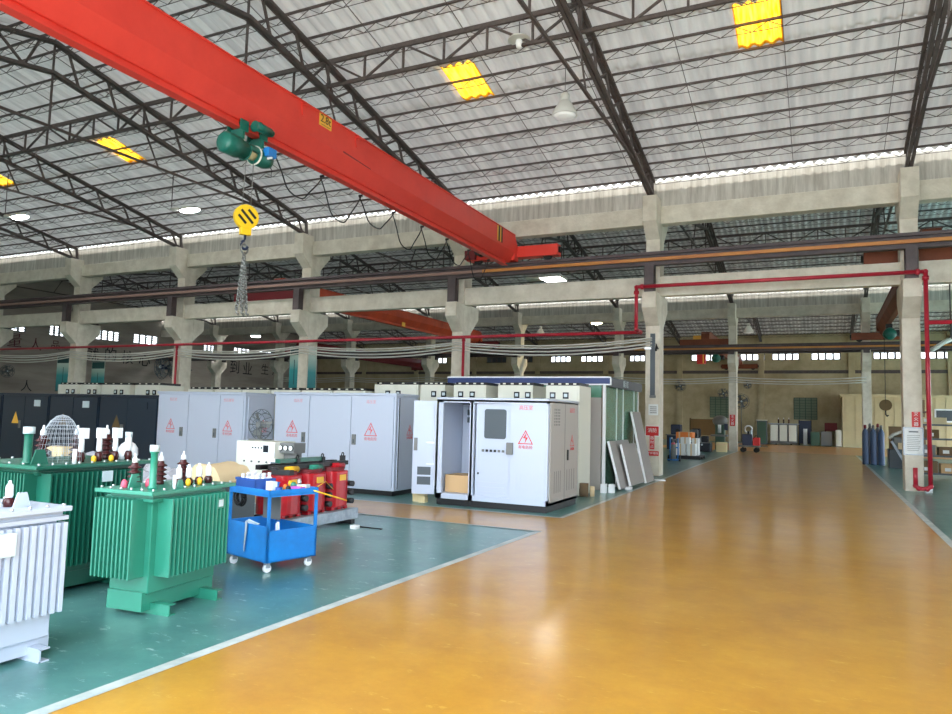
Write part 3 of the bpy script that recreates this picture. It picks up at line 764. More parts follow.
for x, y in ((.13,.02),(.13,.15)): MB().lathe([(.014,0),(.02,.015),(.02,.045),(.008,.06),(0,.06)], (x+.04,y,.93), 10).build('protective_cap', 'amber', g1)
lug(g1, -.06, -.3, .93, 'txgreen'); lug(g1, .2, -.1, .93, 'txgreen', .04)
MB().cyl((.2,-.16,.93),(.2,-.16,1.03),.014,10).build('thermometer_pocket', 'whiteplastic', g1)
b = MB().box(.318,.328,.2,.27,.74,.82).build('nameplate_bracket', 'txgreen', g1); MB().box(.328,.332,.21,.262,.755,.81).build('nameplate', 'lightgreyplate', b)

g2 = transformer('large dark green oil transformer behind the white one and the bright green one', (-6.03,4.2), 0, .96, 1.12, 1.07, 'txdark', .24, 1.0, .17, .86, .62, .045,
                 [(.1,-.27),(.1,.04),(.1,.33)], [(.3,-.06),(.3,.11),(.3,.27),(.3,.41)], hvh=.31, lvh=.24, tx=.31, ty=.42, ox=.48, oy=.54)
b = MB(); b.lathe([(.045,0),(.045,.02),(.032,.03),(.032,.25)], (.22,-.47,1.07), 14); b.build('oil_filler_pipe', 'txdark', g2)
MB().lathe([(.044,0),(.044,.055),(0,.055)], (.22,-.47,1.315), 14).build('pipe_cap', 'lightgreyplate', g2)
for y in (-.03,.14,.3): MB().box(.25,.31,y-.03,y+.03,1.27,1.36).build('terminal_cover', 'whiteplastic', g2)
lug(g2, .3, -.42, 1.07, 'txdark', .08); MB().cyl((.42,-.2,1.07),(.42,-.2,1.19),.018,10).build('thermometer_pocket', 'whiteplastic', g2)
MB().box(.482,.488,.02,.12,.91,1.0).build('nameplate', 'lightgreyplate', g2)
for y in (.02,.19): MB().lathe([(.014,0),(.022,.015),(.02,.045),(0,.06)], (.36,y,1.07), 10).build('protective_cap', 'amber', g2)

w_ = transformer('white oil transformer at the left edge with broad white fins', (-4.62,2.49), 0, .66, 1.16, .92, 'txwhite', .27, .82, .16, 1.1, .4, .05,
                 [(-.1,-.1),(-.1,.15)], [(.08,.2),(.08,.33)], hvh=.2, lvh=.16, base=.12, tx=.26, ty=.53, ox=.32, oy=.56, thick=.013, foot=.84, fw=.03)
lug(w_, .16, .36, .92, 'txwhite', .06)
b = MB().box(.322,.335,-.1,.24,.66,.8).build('nameplate', 'lightgreyplate', w_, .006)
MB().ball((.19,.5,.17), .02, 8, 6).build('drain_valve', 'chrome', w_)
# wire cover and bagged bottle standing on the dark green transformer
b = MB(); r_ = .17
for j in range(14):
    a = PI*j/14; pts = []
    for i in range(13):
        u = PI*i/12; q = r_*math.cos(u); pts.append((q*math.cos(a), q*math.sin(a), .40*math.sin(u)))
    b.tube(pts, .0018, 3)
for z in (.01,.05,.1,.15,.2,.24,.28,.31,.34,.36,.38): b.torus((0,0,z), r_*math.sqrt(max(0,1-(z/.4)**2)), .0016, 'z', 24, 3)
o = b.build('wire_dome_cover', 'mesh'); o.location = (-5.83,4.02,1.072); tag(o, 'grey domed wire cage standing on the dark green transformer lid', 'wire cage')
t = thing('bagged_bottle', 'white plastic bottle wrapped in film on the dark green transformer lid', 'bottle', (-5.80,4.66,1.07))
MB().lathe([(0,0),(.07,0),(.09,.04),(.085,.1),(.06,.14),(.03,.16),(.028,.24),(0,.24)], n=12).build('bottle', 'whiteplastic', t)
MB().lathe([(.032,.2),(.032,.25),(0,.25)], n=10).build('cap', 'lightgreyplate', t)

# ------------------------------------------------------------------ white cabinets
def warn(parent, x, y, z, nrm, s=.28, m='ink'):
    """triangular shock warning sign with a bolt and a line of characters; nrm 'y' faces -Y, 'x' faces +X."""
    def pt(u, v, d): return (x+u, y-d, z+v) if nrm == 'y' else (x+d, y+u, z+v)
    b = MB(); h = s*.87
    O = [(-s/2,-h/2),(s/2,-h/2),(0,h/2)]; I = [(-s*.41,-h*.44),(s*.41,-h*.44),(0,h*.38)]
    for i in range(3):
        j = (i+1) % 3; b.prism([pt(*O[i],.003),pt(*O[j],.003),pt(*I[j],.003),pt(*I[i],.003)], Vector(pt(0,0,.001))-Vector(pt(0,0,0)))
    for poly in ([(.02,.09),(-.05,-.01),(-.005,-.01),(.0,.02)],[(.0,.005),(.045,.005),(-.015,-.1),(.0,-.02)]):
        b.prism([pt(u*s/.28,v*s/.28-.01,.003) for u, v in poly], Vector(pt(0,0,.001))-Vector(pt(0,0,0)))
    o = b.build('warning_sign', m, parent, world=True)
    text('有电危险', s*.24, m, 'sign_lettering', o, pt(0,-h/2-s*.2,.004), (1,0,0) if nrm == 'y' else (0,1,0), (0,0,1), .001, world=True)
    return o
def cabinet(label, x0, x1, ya, yb, zt, doors, m='cabgrey', signs=(), names=(), side=True, plinth=.09, name='switchgear_cabinet'):
    t = thing(name, label, 'cabinet', ((x0+x1)/2,(ya+yb)/2,0))
    B = lambda n, mm, *q, bv=0., p=None: MB().box(*q).build(n, mm, p or t, bv, world=True)
    B('plinth','black', x0+.03,x1-.03,ya+.03,yb-.03,0,plinth)
    B('body', m, x0,x1,ya+.025,yb,plinth,zt-.05, bv=.006)
    B('roof_cap', m, x0-.02,x1+.02,ya-.01,yb+.02,zt-.05,zt, bv=.008)
    for i, (a_, b_, hx_) in enumerate(doors):
        d = B('door', m, a_+.008,b_-.008,ya,ya+.024,plinth+.05,zt-.075, bv=.004)
        if hx_ is not None:
            h = B('handle','machinegrey', hx_-.045,hx_+.045,ya-.022,ya,.93,1.13, bv=.006, p=d); B('handle_lock','glassdark', hx_-.015,hx_+.015,ya-.028,ya-.022,.96,1.04, p=d)
        for sx, sz, sc in signs:
            if a_ < sx < b_: warn(d, sx, ya, sz, 'y', sc)
        for sx, sz, s_ in names:
            if a_ < sx < b_: text(s_, .075, 'paleink', 'door_lettering', d, (sx,ya-.003,sz), (1,0,0), (0,0,1), .001, world=True)
    if side:
        d = B('side_door', m, x1,x1+.02,ya+.1,yb-.06,plinth+.04,zt-.09, bv=.004)
        warn(d, x1+.02, (ya+yb)/2+.1, 1.24, 'x', .24)
    return t
c = cabinet('long white three-door cabinet behind the red dry transformer', -10.24,-7.3,11.67,12.5,1.935, [(-10.2,-9.33,-9.45),(-9.33,-8.31,None),(-8.31,-7.33,-8.22)],
        signs=[(-9.75,1.24,.3),(-7.84,1.24,.3)], names=[(-9.62,1.76,'低压室'),(-7.85,1.76,'高压室')])
MB().box(-7.278,-7.27,11.77,11.79,.13,1.85).build('door_gap', 'black', c, world=True)
cabinet('white three-door cabinet standing next to the dark blue cabinets', -13.65,-11.05,11.67,12.6,1.92, [(-13.62,-12.68,-12.86),(-12.68,-11.75,-11.86),(-11.75,-11.08,None)],
        signs=[(-13.2,1.2,.28),(-11.5,1.2,.28)], names=[(-13.15,1.74,'低压室'),(-11.5,1.74,'变压器室')])
# the open one
x0, x1, ya, yb, zt = -6.12, -4.05, 11.17, 12.78, 1.86
t = thing('ring_main_cabinet', 'white cabinet with one door swung open and a dark window pane', 'cabinet', ((x0+x1)/2,(ya+yb)/2,0))
B = lambda n, mm, *q, bv=0., p=None: MB().box(*q).build(n, mm, p or t, bv, world=True)
B('plinth','black', x0+.02,x1-.02,ya+.03,yb-.03,0,.11)
sh = MB()                                                      # hollow shell
sh.box(x0,x1,yb-.03,yb,.11,zt-.04); sh.box(x0,x0+.03,ya,yb,.11,zt-.04); sh.box(x1-.03,x1,ya,yb,.11,zt-.04)
sh.box(x0,x1,ya,yb,.11,.2); sh.box(x0,x1,ya,ya+.05,1.77,zt-.04); sh.box(x0,x0+.12,ya,ya+.05,.11,zt-.04); sh.box(-5.48,-5.40,ya,ya+.06,.11,zt-.04); sh.box(-5.46,-5.42,ya,yb,.11,zt-.04); sh.box(x0,x1,ya,yb,zt-.07,zt-.04)
sh.build('body','cabwhite',t,0,world=True)
B('roof_cap','cabwhite', x0-.012,x1+.012,ya-.015,yb+.02,zt-.04,zt, bv=.008)
pn = B('instrument_panel','cabwhite', -5.38,-4.74,ya+.06,ya+.08,.2,1.77)
b = MB(); pts = []
for cx_, cz_, a0 in ((-4.86,1.63,0),(-5.18,1.63,1),(-5.18,1.21,2),(-4.86,1.21,3)):
    for i in range(5):
        a = PI/2*(a0+i/4); pts.append((cx_+.04*math.cos(a), ya+.045, cz_+.04*math.sin(a)))
b.prism(pts, (0,.014,0)); b.build('window_pane','glassdark',pn,world=True)
for i in range(7): B('push_button','black' if 0 < i < 4 else 'machinegrey', -5.24+.075*i-.02,-5.24+.075*i+.02,ya+.04,ya+.06,.945,.985, p=pn)
for z in (.25,.33,.41): B('panel_rib','cabgrey', -5.33,-4.8,ya+.05,ya+.06,z,z+.025, p=pn)
B('panel_rib','cabgrey', -5.36,-4.76,ya+.05,ya+.06,1.03,1.04, p=pn); B('latch','black', -5.33,-5.31,ya+.04,ya+.06,.56,.59, p=pn)
d = B('door','cabwhite', -4.72,-4.08,ya-.005,ya+.02,.2,1.79, bv=.004)
B('handle','machinegrey', -4.775,-4.655,ya-.04,ya-.005,.92,1.12, bv=.008, p=d)
warn(d, -4.44, ya-.005, 1.22, 'y', .27, 'signred'); text('高压室', .085, 'ink', 'door_lettering', d, (-4.44,ya-.009,1.7), (1,0,0), (0,0,1), .001, world=True)
for i in range(7): B('vent_slot','cabgrey', -4.6+.07*i,-4.59+.07*i,ya-.008,ya-.004,.3,.6, p=d)
d = B('side_door','taupe', x1,x1+.018,ya+.08,yb-.06,.16,1.8, bv=.004)  # side of the white cabinet, its shade painted in as taupe
B('door_seam','machinegrey', x1+.017,x1+.02,11.97,11.985,.16,1.8, p=d)
for i in range(4):
    for j in range(6): B('vent_hole','machinegrey', x1+.018,x1+.02,11.42+.08*i,11.46+.08*i,1.42+.05*j,1.45+.05*j, p=d)
for i in range(4): B('vent_slot','machinegrey', x1+.018,x1+.02,11.45+.1*i,11.47+.1*i,.3,.66, p=d)
for i in range(4): B('vent_slot','machinegrey', x1+.018,x1+.02,12.1+.13*i,12.12+.13*i,.3,.66, p=d)
warn(d, x1+.02, 12.36, 1.16, 'x', .24, 'signred'); B('handle','black', x1+.018,x1+.04,12.1,12.14,.82,1.0, p=d)
text('高压室', .09, 'ink', 'door_lettering', d, (x1+.021,12.36,1.68), (0,1,0), (0,0,1), .001, world=True)
# swung open door (hinged on the left side), with its vent windows and handle
dn = Vector((-.50,.0,0)); hp = Vector((x0,ya,0)); ang = math.radians(200); dv = Vector((math.cos(ang),math.sin(ang),0)); nv = Vector((-dv.y,dv.x,0))
def onb(u0,u1,n0,n1,z0,z1):
    b = MB(); q = [hp+dv*u0+nv*n0, hp+dv*u1+nv*n0, hp+dv*u1+nv*n1, hp+dv*u0+nv*n1]
    if (q[1]-q[0]).cross(q[2]-q[0]).z < 0: q.reverse()
    b.prism([(p.x,p.y,z0) for p in q], (0,0,z1-z0)); return b
od = onb(0.01,.41,0,.03,.17,1.79).build('open_door','cabwhite',t,0,world=True)
for z in (.33,.5): onb(.07,.32,-.004,.001,z,z+.14).add([],[]).build('vent_mesh','glassdark',od,world=True); onb(.07,.32,.029,.034,z,z+.14).build('vent_mesh','glassdark',od,world=True)
onb(.33,.39,.03,.05,.92,1.14).build('handle','machinegrey',od,world=True); onb(.05,.08,.03,.05,.2,1.75).build('stiffener','cabwhite',od,world=True); onb(.03,.16,.03,.06,1.05,1.07).build('door_stay','chrome',od,world=True); onb(.03,.16,.03,.06,.68,.7).build('door_stay','chrome',od,world=True)
inn = B('inner_panel','cabgrey', -6.08,-5.62,12.1,12.13,.2,1.75)
for z in (1.42,1.56): B('vent_mesh','glassdark', -5.98,-5.7,12.08,12.1,z,z+.1, p=inn)
ins = B('relay_plate','cabwhite', -5.6,-5.47,12.3,12.33,.2,1.75)
for z, h in ((1.66,.07),(1.5,.05),(1.02,.16),(.8,.08),(.3,.2)): B('relay','screen', -5.58,-5.49,12.26,12.3,z,z+h, p=ins)
b = MB().box(-6.05,-5.5,11.4,11.9,.2,.5).build('cardboard_box','card',None,.006); tag(b,'brown cardboard box sitting inside the open white cabinet','box')
b = MB().box(-6.46,-6.34,11.2,11.32,0,.09); b.box(-6.62,-6.47,11.26,11.36,0,.09); b.box(-6.6,-6.36,11.22,11.34,.09,.15); tag(b.build('timber_block','wood'),'pale timber blocks stacked under the swung open cabinet door','block')

# dark blue cabinets at the left
for i, (a_, b_, lab) in enumerate([(-15.72,-13.74,'dark blue cabinet touching the white three-door cabinet'), (-17.58,-15.76,'dark blue cabinet behind the bushings, second from the white cabinets'),
                                   (-19.5,-17.62,'dark blue cabinet with a pale plate, third from the white cabinets'), (-21.8,-19.54,'dark blue cabinet at the left edge of the row, fourth from the white cabinets')]):
    m_ = (a_+b_)/2
    t = cabinet(lab, a_, b_, 11.75, 12.6, 1.83, [(a_+.02,m_,m_-.15),(m_,b_-.02,None)], m='navy', side=False)
    MB().box(b_-.55,b_-.32,11.735,11.75,1.5,1.66).build('label_plate', 'lightgreyplate' if i else 'navy', t, world=True)
    b = MB(); b.prism([(m_-.5,11.745,1.05),(m_-.2,11.745,1.05),(m_-.35,11.745,1.35)], (0,.006,0)); b.build('warning_sign','signyellow' if i > 1 else 'brownboard',t,world=True)

# cream control panels behind, with black busbar covers
def cpanel(label, a_, b_, ya, zt, kind=0):
    t = thing('control_panel', label, 'control panel', ((a_+b_)/2, ya+.4, 0), 0, 'cream control panels behind the white cabinets')
    B = lambda n, mm, *q, bv=0., p=None: MB().box(*q).build(n, mm, p or t, bv, world=True)
    B('body','cream', a_,b_,ya,ya+.8,0,zt, bv=.006)
    d = B('instrument_door','cream', a_+.03,b_-.03,ya-.02,ya,1.55,zt-.03)
    cx_ = (a_+b_)/2
    for j, u in enumerate((.05,.3) if kind else (-.2,.08)):
        mt = B('meter','screen', cx_+u-.06,cx_+u+.06,ya-.04,ya-.02,zt-.27,zt-.14, p=d); B('meter_glass','lightgreyplate', cx_+u-.035,cx_+u+.035,ya-.043,ya-.04,zt-.235,zt-.17, p=mt)
    for j in range(3): B('indicator','signred' if j == 0 else 'machinegrey', cx_-.1+.1*j-.012,cx_-.1+.1*j+.012,ya-.03,ya-.02,zt-.42,zt-.395, p=d)
    B('busbar_cover','black', a_+.02,b_-.02,ya+.06,ya+.7,zt,zt+.06)
    for j in range(4): B('cover_clip','cream', a_+.12+(b_-a_-.24)*j/3-.03,a_+.12+(b_-a_-.24)*j/3+.03,ya+.05,ya+.06,zt+.02,zt+.05)
    return t
PN = [(-9.34,-8.18,'widest cream control panel above the right end of the long white cabinet'), (-8.12,-7.5,'narrow cream control panel just above the swung open door'), (-7.28,-6.5,'cream control panel above the left half of the open cabinet'), (-6.22,-5.43,'cream control panel above the middle of the open cabinet'), (-5.14,-4.42,'rightmost cream control panel beside the green glass booth')]
for i, (a_, b_, lab) in enumerate(PN): cpanel(lab, a_, b_, 14.0, 2.21, i % 2)
for i, (a_, b_, ord_) in enumerate([(-10.5,-9.6,'first'), (-11.45,-10.55,'second'), (-12.4,-11.5,'third'), (-13.35,-12.45,'fourth'), (-14.3,-13.4,'fifth'), (-15.25,-14.35,'sixth')]):
    cpanel('cream control panel mostly hidden by the white cabinets, %s left of the widest panel' % ord_, a_, b_, 14.0, 2.06, i % 2)
for i, (a_, b_, ord_) in enumerate([(-17.3,-16.3,'first'), (-18.7,-17.5,'second'), (-19.6,-18.85,'third'), (-20.6,-19.75,'fourth')]):
    cpanel('cream control panel rising behind the dark blue cabinets, %s from the right' % ord_, a_, b_, 14.0, 2.16, 1)

# green glass booth with a blue header
t = thing('glass_booth', 'green glass booth with a blue header and white posts', 'booth', (-6.2,17.2,0))
B = lambda n, mm, *q, bv=0., p=None: MB().box(*q).build(n, mm, p or t, bv, world=True)
bx0, bx1, by0, by1 = -8.2, -4.3, 15.5, 18.6
B('front_wall','taupe', bx0,bx1-.1,by0+.03,by0+.07,.0,2.02); B('front_glass','glassgreen', bx0,bx1-.1,by0+.04,by0+.06,2.02,2.3)
B('wall_joint','white', -4.72,-4.70,by0+.02,by0+.03,0,2.02)
for y in (16.5,17.1,18.2): B('mullion','white', bx1-.03,bx1+.0,y-.012,y+.012,0,2.3)
B('side_glass','glassgreen', bx1-.03,bx1-.015,by0+.05,by1,.05,2.3)
B('side_screen','taupe', bx1-.08,bx1-.06,by0+.05,by0+.6,.05,2.3)
for x, y in ((bx1,by0),(bx0,by0),(bx1,by1)): B('post','white', x-.06,x+.0,y,y+.06,0,2.32)
h = B('front_header','headerblue', bx0,bx1+.15,by0-.06,by0-.02,2.31,2.47); B('header_trim','white', bx0,bx1+.15,by0-.08,by0-.05,2.45,2.48,p=h); B('header_trim','white', bx0,bx1+.15,by0-.08,by0-.05,2.29,2.32,p=h); B('header_trim','white', bx1+.12,bx1+.15,by0-.08,by0-.05,2.3,2.48,p=h)
h = B('side_header','headerdark', bx1+.06,bx1+.1,by0,by1,2.26,2.47)
text('展示区', .17, 'lightgreyplate', 'header_lettering', h, (bx1+.104,16.9,2.365), (0,1,0), (0,0,1), .001, world=True)
B('roof_panel','headerdark', bx0,bx1+.08,by0,by1,2.42,2.46)
# leaning sheet panels, small boxes
def slab(label, ya, yb, bx_, tx_, z0, zt_, th=.05):
    t = thing('sheet_panel', label, 'panel', (bx_, (ya+yb)/2, 0), 0, 'grey panels leaning on the booth')
    b = MB(); d = Vector((tx_-bx_,0,zt_-z0)).normalized(); n_ = Vector((d.z,0,-d.x))*th
    b.prism([(bx_,ya+.012,z0),(bx_+n_.x,ya+.012,z0+n_.z),(tx_+n_.x,ya+.012,zt_+n_.z),(tx_,ya+.012,zt_)], (0,yb-ya-.012,0)); b.build('face','panelgrey',t,world=True)
    e = MB(); e.prism([(bx_,ya,z0),(bx_+n_.x,ya,z0+n_.z),(tx_+n_.x,ya,zt_+n_.z),(tx_,ya,zt_)], (0,.012,0)); e.build('white_edge','white',t,world=True)
slab('grey panel with a white edge leaning nearest the white booth post', 15.62, 17.35, -4.02, -4.29, .03, 1.06)
slab('grey panel leaning in front of the other panels', 16.2, 17.55, -3.93, -4.16, .06, .98)
slab('tall grey panel leaning highest beside the fire sign pillar', 17.62, 18.5, -3.90, -4.27, .03, 1.74)
tag(MB().box(-4.0,-3.86,16.1,16.22,0,.055).build('foam_block','white'),'white foam block under the leaning grey panels','block')
tag(MB().box(-4.24,-4.12,14.95,15.07,.0,.19).build('white_box','white',None,.006),'small white box on the floor at the booth corner, the left one','box')
tag(MB().box(-4.10,-3.99,15.08,15.2,.0,.18).build('white_box','white',None,.006),'small white box on the floor at the booth corner, the right one','box')
tag(MB().lathe([(0,0),(.16,0),(.17,.03),(0,.04)],(-3.82,18.95,0),18).build('white_dish','white'),'white flat dish on the floor below the tall leaning panel','dish')
t = thing('cardboard_roll','brown cardboard roll standing behind the open cabinet','roll',(-4.33,14.1,0)); MB().cyl((0,0,0),(0,0,.26),.09,14).build('roll','carddark',t); MB().cyl((.14,.1,0),(.14,.1,.2),.05,12).build('inner_roll','cardpale',t)
# ------------------------------------------------------------------ blue tool trolley and what lies on it
t = thing('tool_trolley', 'blue steel tool trolley on white castors', 'trolley', (-5.057,5.817,0), -.25)
tw, td = .35, .29
b = MB(); b.box(-tw,tw,-td,td,.735,.745); b.box(-tw,tw,-td,-td+.012,.72,.785); b.box(-tw,tw,td-.012,td,.72,.785); b.box(-tw,-tw+.012,-td,td,.72,.785); b.box(tw-.012,tw,-td,td,.72,.785)
b.build('top_tray','trolleyblue',t)
b = MB(); b.box(-tw,tw,-td,td,.10,.115); b.box(-tw,tw,-td,-td+.012,.10,.44); b.box(-tw,tw,td-.012,td,.10,.40); b.box(-tw,-tw+.012,-td,td,.10,.44); b.box(tw-.012,tw,-td,td,.10,.40)
b.build('lower_bin','trolleyblue',t)
for sx in (-1,1):
    for sy in (-1,1):
        MB().box(sx*tw-.0 if sx < 0 else tw-.025, -tw+.025 if sx < 0 else tw, -td if sy < 0 else td-.025, -td+.025 if sy < 0 else td, .1, .735).build('corner_post','trolleyblue',t)
        c_ = MB().box(sx*(tw-.06)-.025,sx*(tw-.06)+.025,sy*(td-.05)-.022,sy*(td-.05)+.022,.045,.1).build('castor_fork','galv',t)
        MB().cyl((sx*(tw-.06)-.015,sy*(td-.05),.04),(sx*(tw-.06)+.015,sy*(td-.05),.04),.04,14).build('castor_wheel','whiteplastic',c_)
b = MB(); b.torus((tw-.1,-td-.005,.65), .055, .012, 'y', 18, 5); b.torus((tw-.1,-td-.02,.65), .048, .01, 'y', 18, 5); b.torus((tw-.1,-td-.03,.66),.04,.008,'y',16,5)
mt = (Matrix.Translation((-5.057,5.817,0)) @ Matrix.Rotation(-.25,4,'Z'))
def on_t(o, x, y, z, rz=0): o.location = mt @ Vector((x,y,z)); o.rotation_euler = (0,0,-.25+rz); return o
b = MB(); b.torus((0,0,0), .075, .013, 'y', 20, 5); b.torus((.005,-.02,.0), .066, .012, 'y', 20, 5); b.torus((-.004,-.04,.004),.07,.01,'y',20,5)
tag(on_t(b.build('cable_coil','rubber'), -.23,-.22,.66), 'black coiled cable hanging under the blue trolley top', 'cable')
b = MB(); b.add([(0,0,0),(.05,-.01,-.02),(.02,-.012,-.30),(-.005,-.004,-.28)],[(0,1,2,3)]); b.add([(0,.004,0),(.05,-.006,-.02),(.02,-.008,-.30),(-.005,0,-.28)],[(3,2,1,0)])
b.prism([(0,0,0),(.09,.04,-.05),(.16,.05,-.02),(.05,.0,.02)],(0,.01,.004))
tag(on_t(b.build('cloth_strip','lightgreyplate'), -.02,-.3,.46), 'pale cloth strip hanging over the front of the blue trolley bin', 'cloth')
tag(on_t(MB().box(-.2,.1,-.004,.004,0,.26).build('grey_sheet','machinegrey'), .0,.02,.45), 'grey sheet standing in the blue trolley between its two levels', 'sheet')
# bin on top, full of white bottles
t2 = thing('storage_bin', 'dark blue plastic bin full of white bottles on the blue trolley', 'bin', mt @ Vector((-.16,-.11,.746)), -.25)
b = MB(); w_, d_, h_ = .17,.12,.12; b.box(-w_,w_,-d_,d_,0,.008); b.box(-w_,w_,-d_,-d_+.008,0,h_); b.box(-w_,w_,d_-.008,d_,0,h_); b.box(-w_,-w_+.008,-d_,d_,0,h_); b.box(w_-.008,w_,-d_,d_,0,h_); b.build('bin','binblue',t2)
MB().box(-w_-.008,w_+.008,-d_-.008,-d_,h_-.025,h_).build('rim','binblue',t2)
bt = None
for i in range(12):
    p = mt @ Vector((-.29+.085*(i % 4), -.18+.07*(i//4), .756+.01*(i % 3)))
    if bt is None:
        bt = thing('small_bottle','small white bottle standing in the dark blue trolley bin','bottle',p,0,'white bottles in the trolley bin')
        MB().lathe([(0,0),(.03,0),(.03,.09),(.016,.11),(.016,.13),(0,.13)],n=10).build('bottle','whiteplastic',bt); MB().lathe([(.018,.12),(.018,.145),(0,.145)],n=10).build('cap','whiteplastic',bt)
    else: dup(bt, p)
def put(mb, name, m, label, cat, x, y, z, rz=0): return tag(on_t(mb.build(name, m), x, y, z, rz), label, cat)
put(MB().prism([(0,0,0),(.07,0,0),(.055,0,.05),(.02,0,.06)],(0,.05,0)),'orange_pouch','orangep','orange pouch lying on the blue trolley','pouch',.03,-.1,.746)
put(MB().cyl((0,0,.014),(.07,.0,.014),.014,10),'orange_tube','orangep','small orange tube at the front corner of the blue trolley','tube',-.12,-.27,.746)
put(MB().prism([(0,0,0),(.09,0,0),(.07,0,.05),(.03,0,.085),(.0,0,.06)],(0,.06,0)),'red_bag','brightred','crumpled red bag behind the bin on the blue trolley','bag',.0,.06,.746)
put(MB().cyl((0,0,0),(0,0,.03),.03,16),'tape_roll','amber','yellow tape roll at the front of the blue trolley','tape',.2,-.2,.746)
put(MB().cyl((0,0,0),(0,0,.045),.035,16),'blue_tape_roll','binblue','dark blue tape roll on the blue trolley','tape',.17,-.06,.746)
put(MB().box(-.07,.07,-.04,.04,0,.05),'magenta_box','magenta','magenta box at the right end of the blue trolley','box',.26,.1,.746,.2)
put(MB().box(-.06,.06,-.04,.04,0,.03),'cream_carton','cardpale','flat cream carton in the middle of the blue trolley','carton',.1,.05,.746,.3)
put(MB().box(-.05,.05,-.05,.05,0,.06),'white_carton','paper','white carton behind the tape rolls on the blue trolley','carton',.22,.2,.746,.5)
put(MB().tube([(0,0,.012),(.08,.02,.014),(.16,.0,.012)],.012,6),'screwdriver','machinegrey','grey screwdriver at the front edge of the blue trolley','tool',-.03,-.25,.746)
put(MB().box(-.1,.12,-.04,.04,0,.05).box(-.12,-.05,-.03,.03,.05,.07),'black_drill','black','black power tool lying across the bottles on the trolley','tool',-.05,.12,.89,.4)
put(MB().box(-.05,.05,-.03,.03,0,.1),'white_can','whiteplastic','white can between the orange pouch and tape on the trolley','can',.1,-.1,.746,.1)
put(MB().box(-.12,.1,-.08,.08,0,.12),'dark_toolbox','screen','dark toolbox inside the lower bin of the blue trolley','box',.05,.05,.116)
put(MB().prism([(0,0,0),(.06,0,0),(.03,0,.22),(.0,0,.2)],(0,.02,0)),'white_glove','paper','white work glove sticking out of the blue trolley bin','glove',.2,-.1,.24)
put(MB().cyl((-.15,0,.05),(.12,0,.16),.02,8),'grey_tube','machinegrey','grey tube lying in the lower bin of the blue trolley','tube',.1,-.12,.2)
for i, (x, y, m, h, r_, lab) in enumerate([(-.05,-.02,'whiteplastic',.1,.022,'white tube standing behind the orange pouch on the trolley'),(.05,.16,'amber',.09,.025,'yellow tin standing at the back of the trolley'),(.13,.14,'txgreen',.08,.03,'green tin standing at the back of the trolley'),(.16,.02,'orangep',.07,.02,'orange screw tube beside the cream carton on the trolley'),(.24,.0,'black',.06,.025,'black socket tin in front of the magenta box on the trolley'),(.09,.24,'chrome',.11,.022,'silver can at the back edge of the trolley')]):
    put(MB().lathe([(0,0),(r_,0),(r_,h*.8),(r_*.6,h),(0,h)],n=10),'small_tin',m,lab,'tin',x,y,.746)
put(MB().cyl((0,0,0),(.06,.5,-.16),.008,8),'yellow_rod','amber','thin yellow rod poking out beside the blue trolley','rod',.30,.1,.80,-.2)

# ------------------------------------------------------------------ red dry transformer on galvanised beams
t = thing('dry_transformer', 'red dry-type transformer with three resin coils behind the blue trolley', 'transformer', (-6.35,7.85,0))
for i, y in enumerate((-.45,.06,.57)):
    pts = []
    for k in range(24):
        a = 2*PI*k/24; c_, s_ = math.cos(a), math.sin(a); q = .245/((abs(c_)**3.2+abs(s_)**3.2)**(1/3.2)); pts.append((q*c_*1.05, y+q*s_*.95, .23))
    cl = MB().prism(pts,(0,0,.50)).build('coil','brightred',t,.015)
    MB().prism([(p[0]*.8,y+(p[1]-y)*.8,.18) for p in pts],(0,0,.6)).build('inner_winding','darkred',cl)
    MB().box(.255,.262,y-.07,y+.07,.6,.68).build('coil_label','signyellow',cl)
    for z in (.3,.42,.54): MB().cyl((.2,y+.215,z),(.285,y+.215,z),.04,10).build('tap_block','black',cl)
    for dy in (-.15,0,.15): MB().box(.1,.22,y+dy-.03,y+dy+.03,.195,.235).build('support_block','brightred',cl)
b = MB(); b.box(.06,.14,-.75,.85,.80,.86); b.box(-.14,-.06,-.75,.85,.80,.86); b.build('upper_clamp','black',t)
for y in (-.2,.33,.8): MB().box(.04,.1,y-.03,y+.03,.74,.93).build('clamp_strut','black',t); MB().torus((.07,y,.945),.025,.009,'x',12,5).build('lifting_eye','black',t)
for y, m_ in ((-.4,'amber'),(.1,'txgreen'),(.6,'brightred')):
    MB().cyl((.16,y-.13,.80),(.16,y+.1,.80),.04,12).build('phase_sleeve',m_,t)
MB().box(.0,.08,-.55,.3,.88,.93).build('busbar','txdark',t)
b = MB(); b.box(-.12,.12,-.78,.85,.20,.24); b.build('core_foot','black',t)
for x in (.3,-.3):
    b = MB(); b.box(x-.05,x+.05,-.95,.83,.185,.2); b.box(x-.05,x+.05,-.95,.83,.06,.075); b.box(x-.008+(.045 if x > 0 else -.045),x+.008+(.045 if x > 0 else -.045),-.95,.83,.06,.2); b.build('base_channel','galv',t)
for y in (-.6,.65): MB().box(-.4,.4,y-.04,y+.04,0,.06).build('wheel_block','black',t)
MB().tube([(.28,-.2,.5),(.32,.1,.62),(.3,.3,.5)],.006,5).build('earth_lead','amber',t)
tag(MB().box(-5.75,-5.35,8.3,8.33,0,.012).build('flat_bar','black'),'thin black bar lying on the floor by the dry transformer','bar')
tag(MB().box(-5.72,-5.62,8.1,8.2,0,.05).build('small_pad','white',None,.01),'small white pad on the floor beside the galvanised beam','pad')

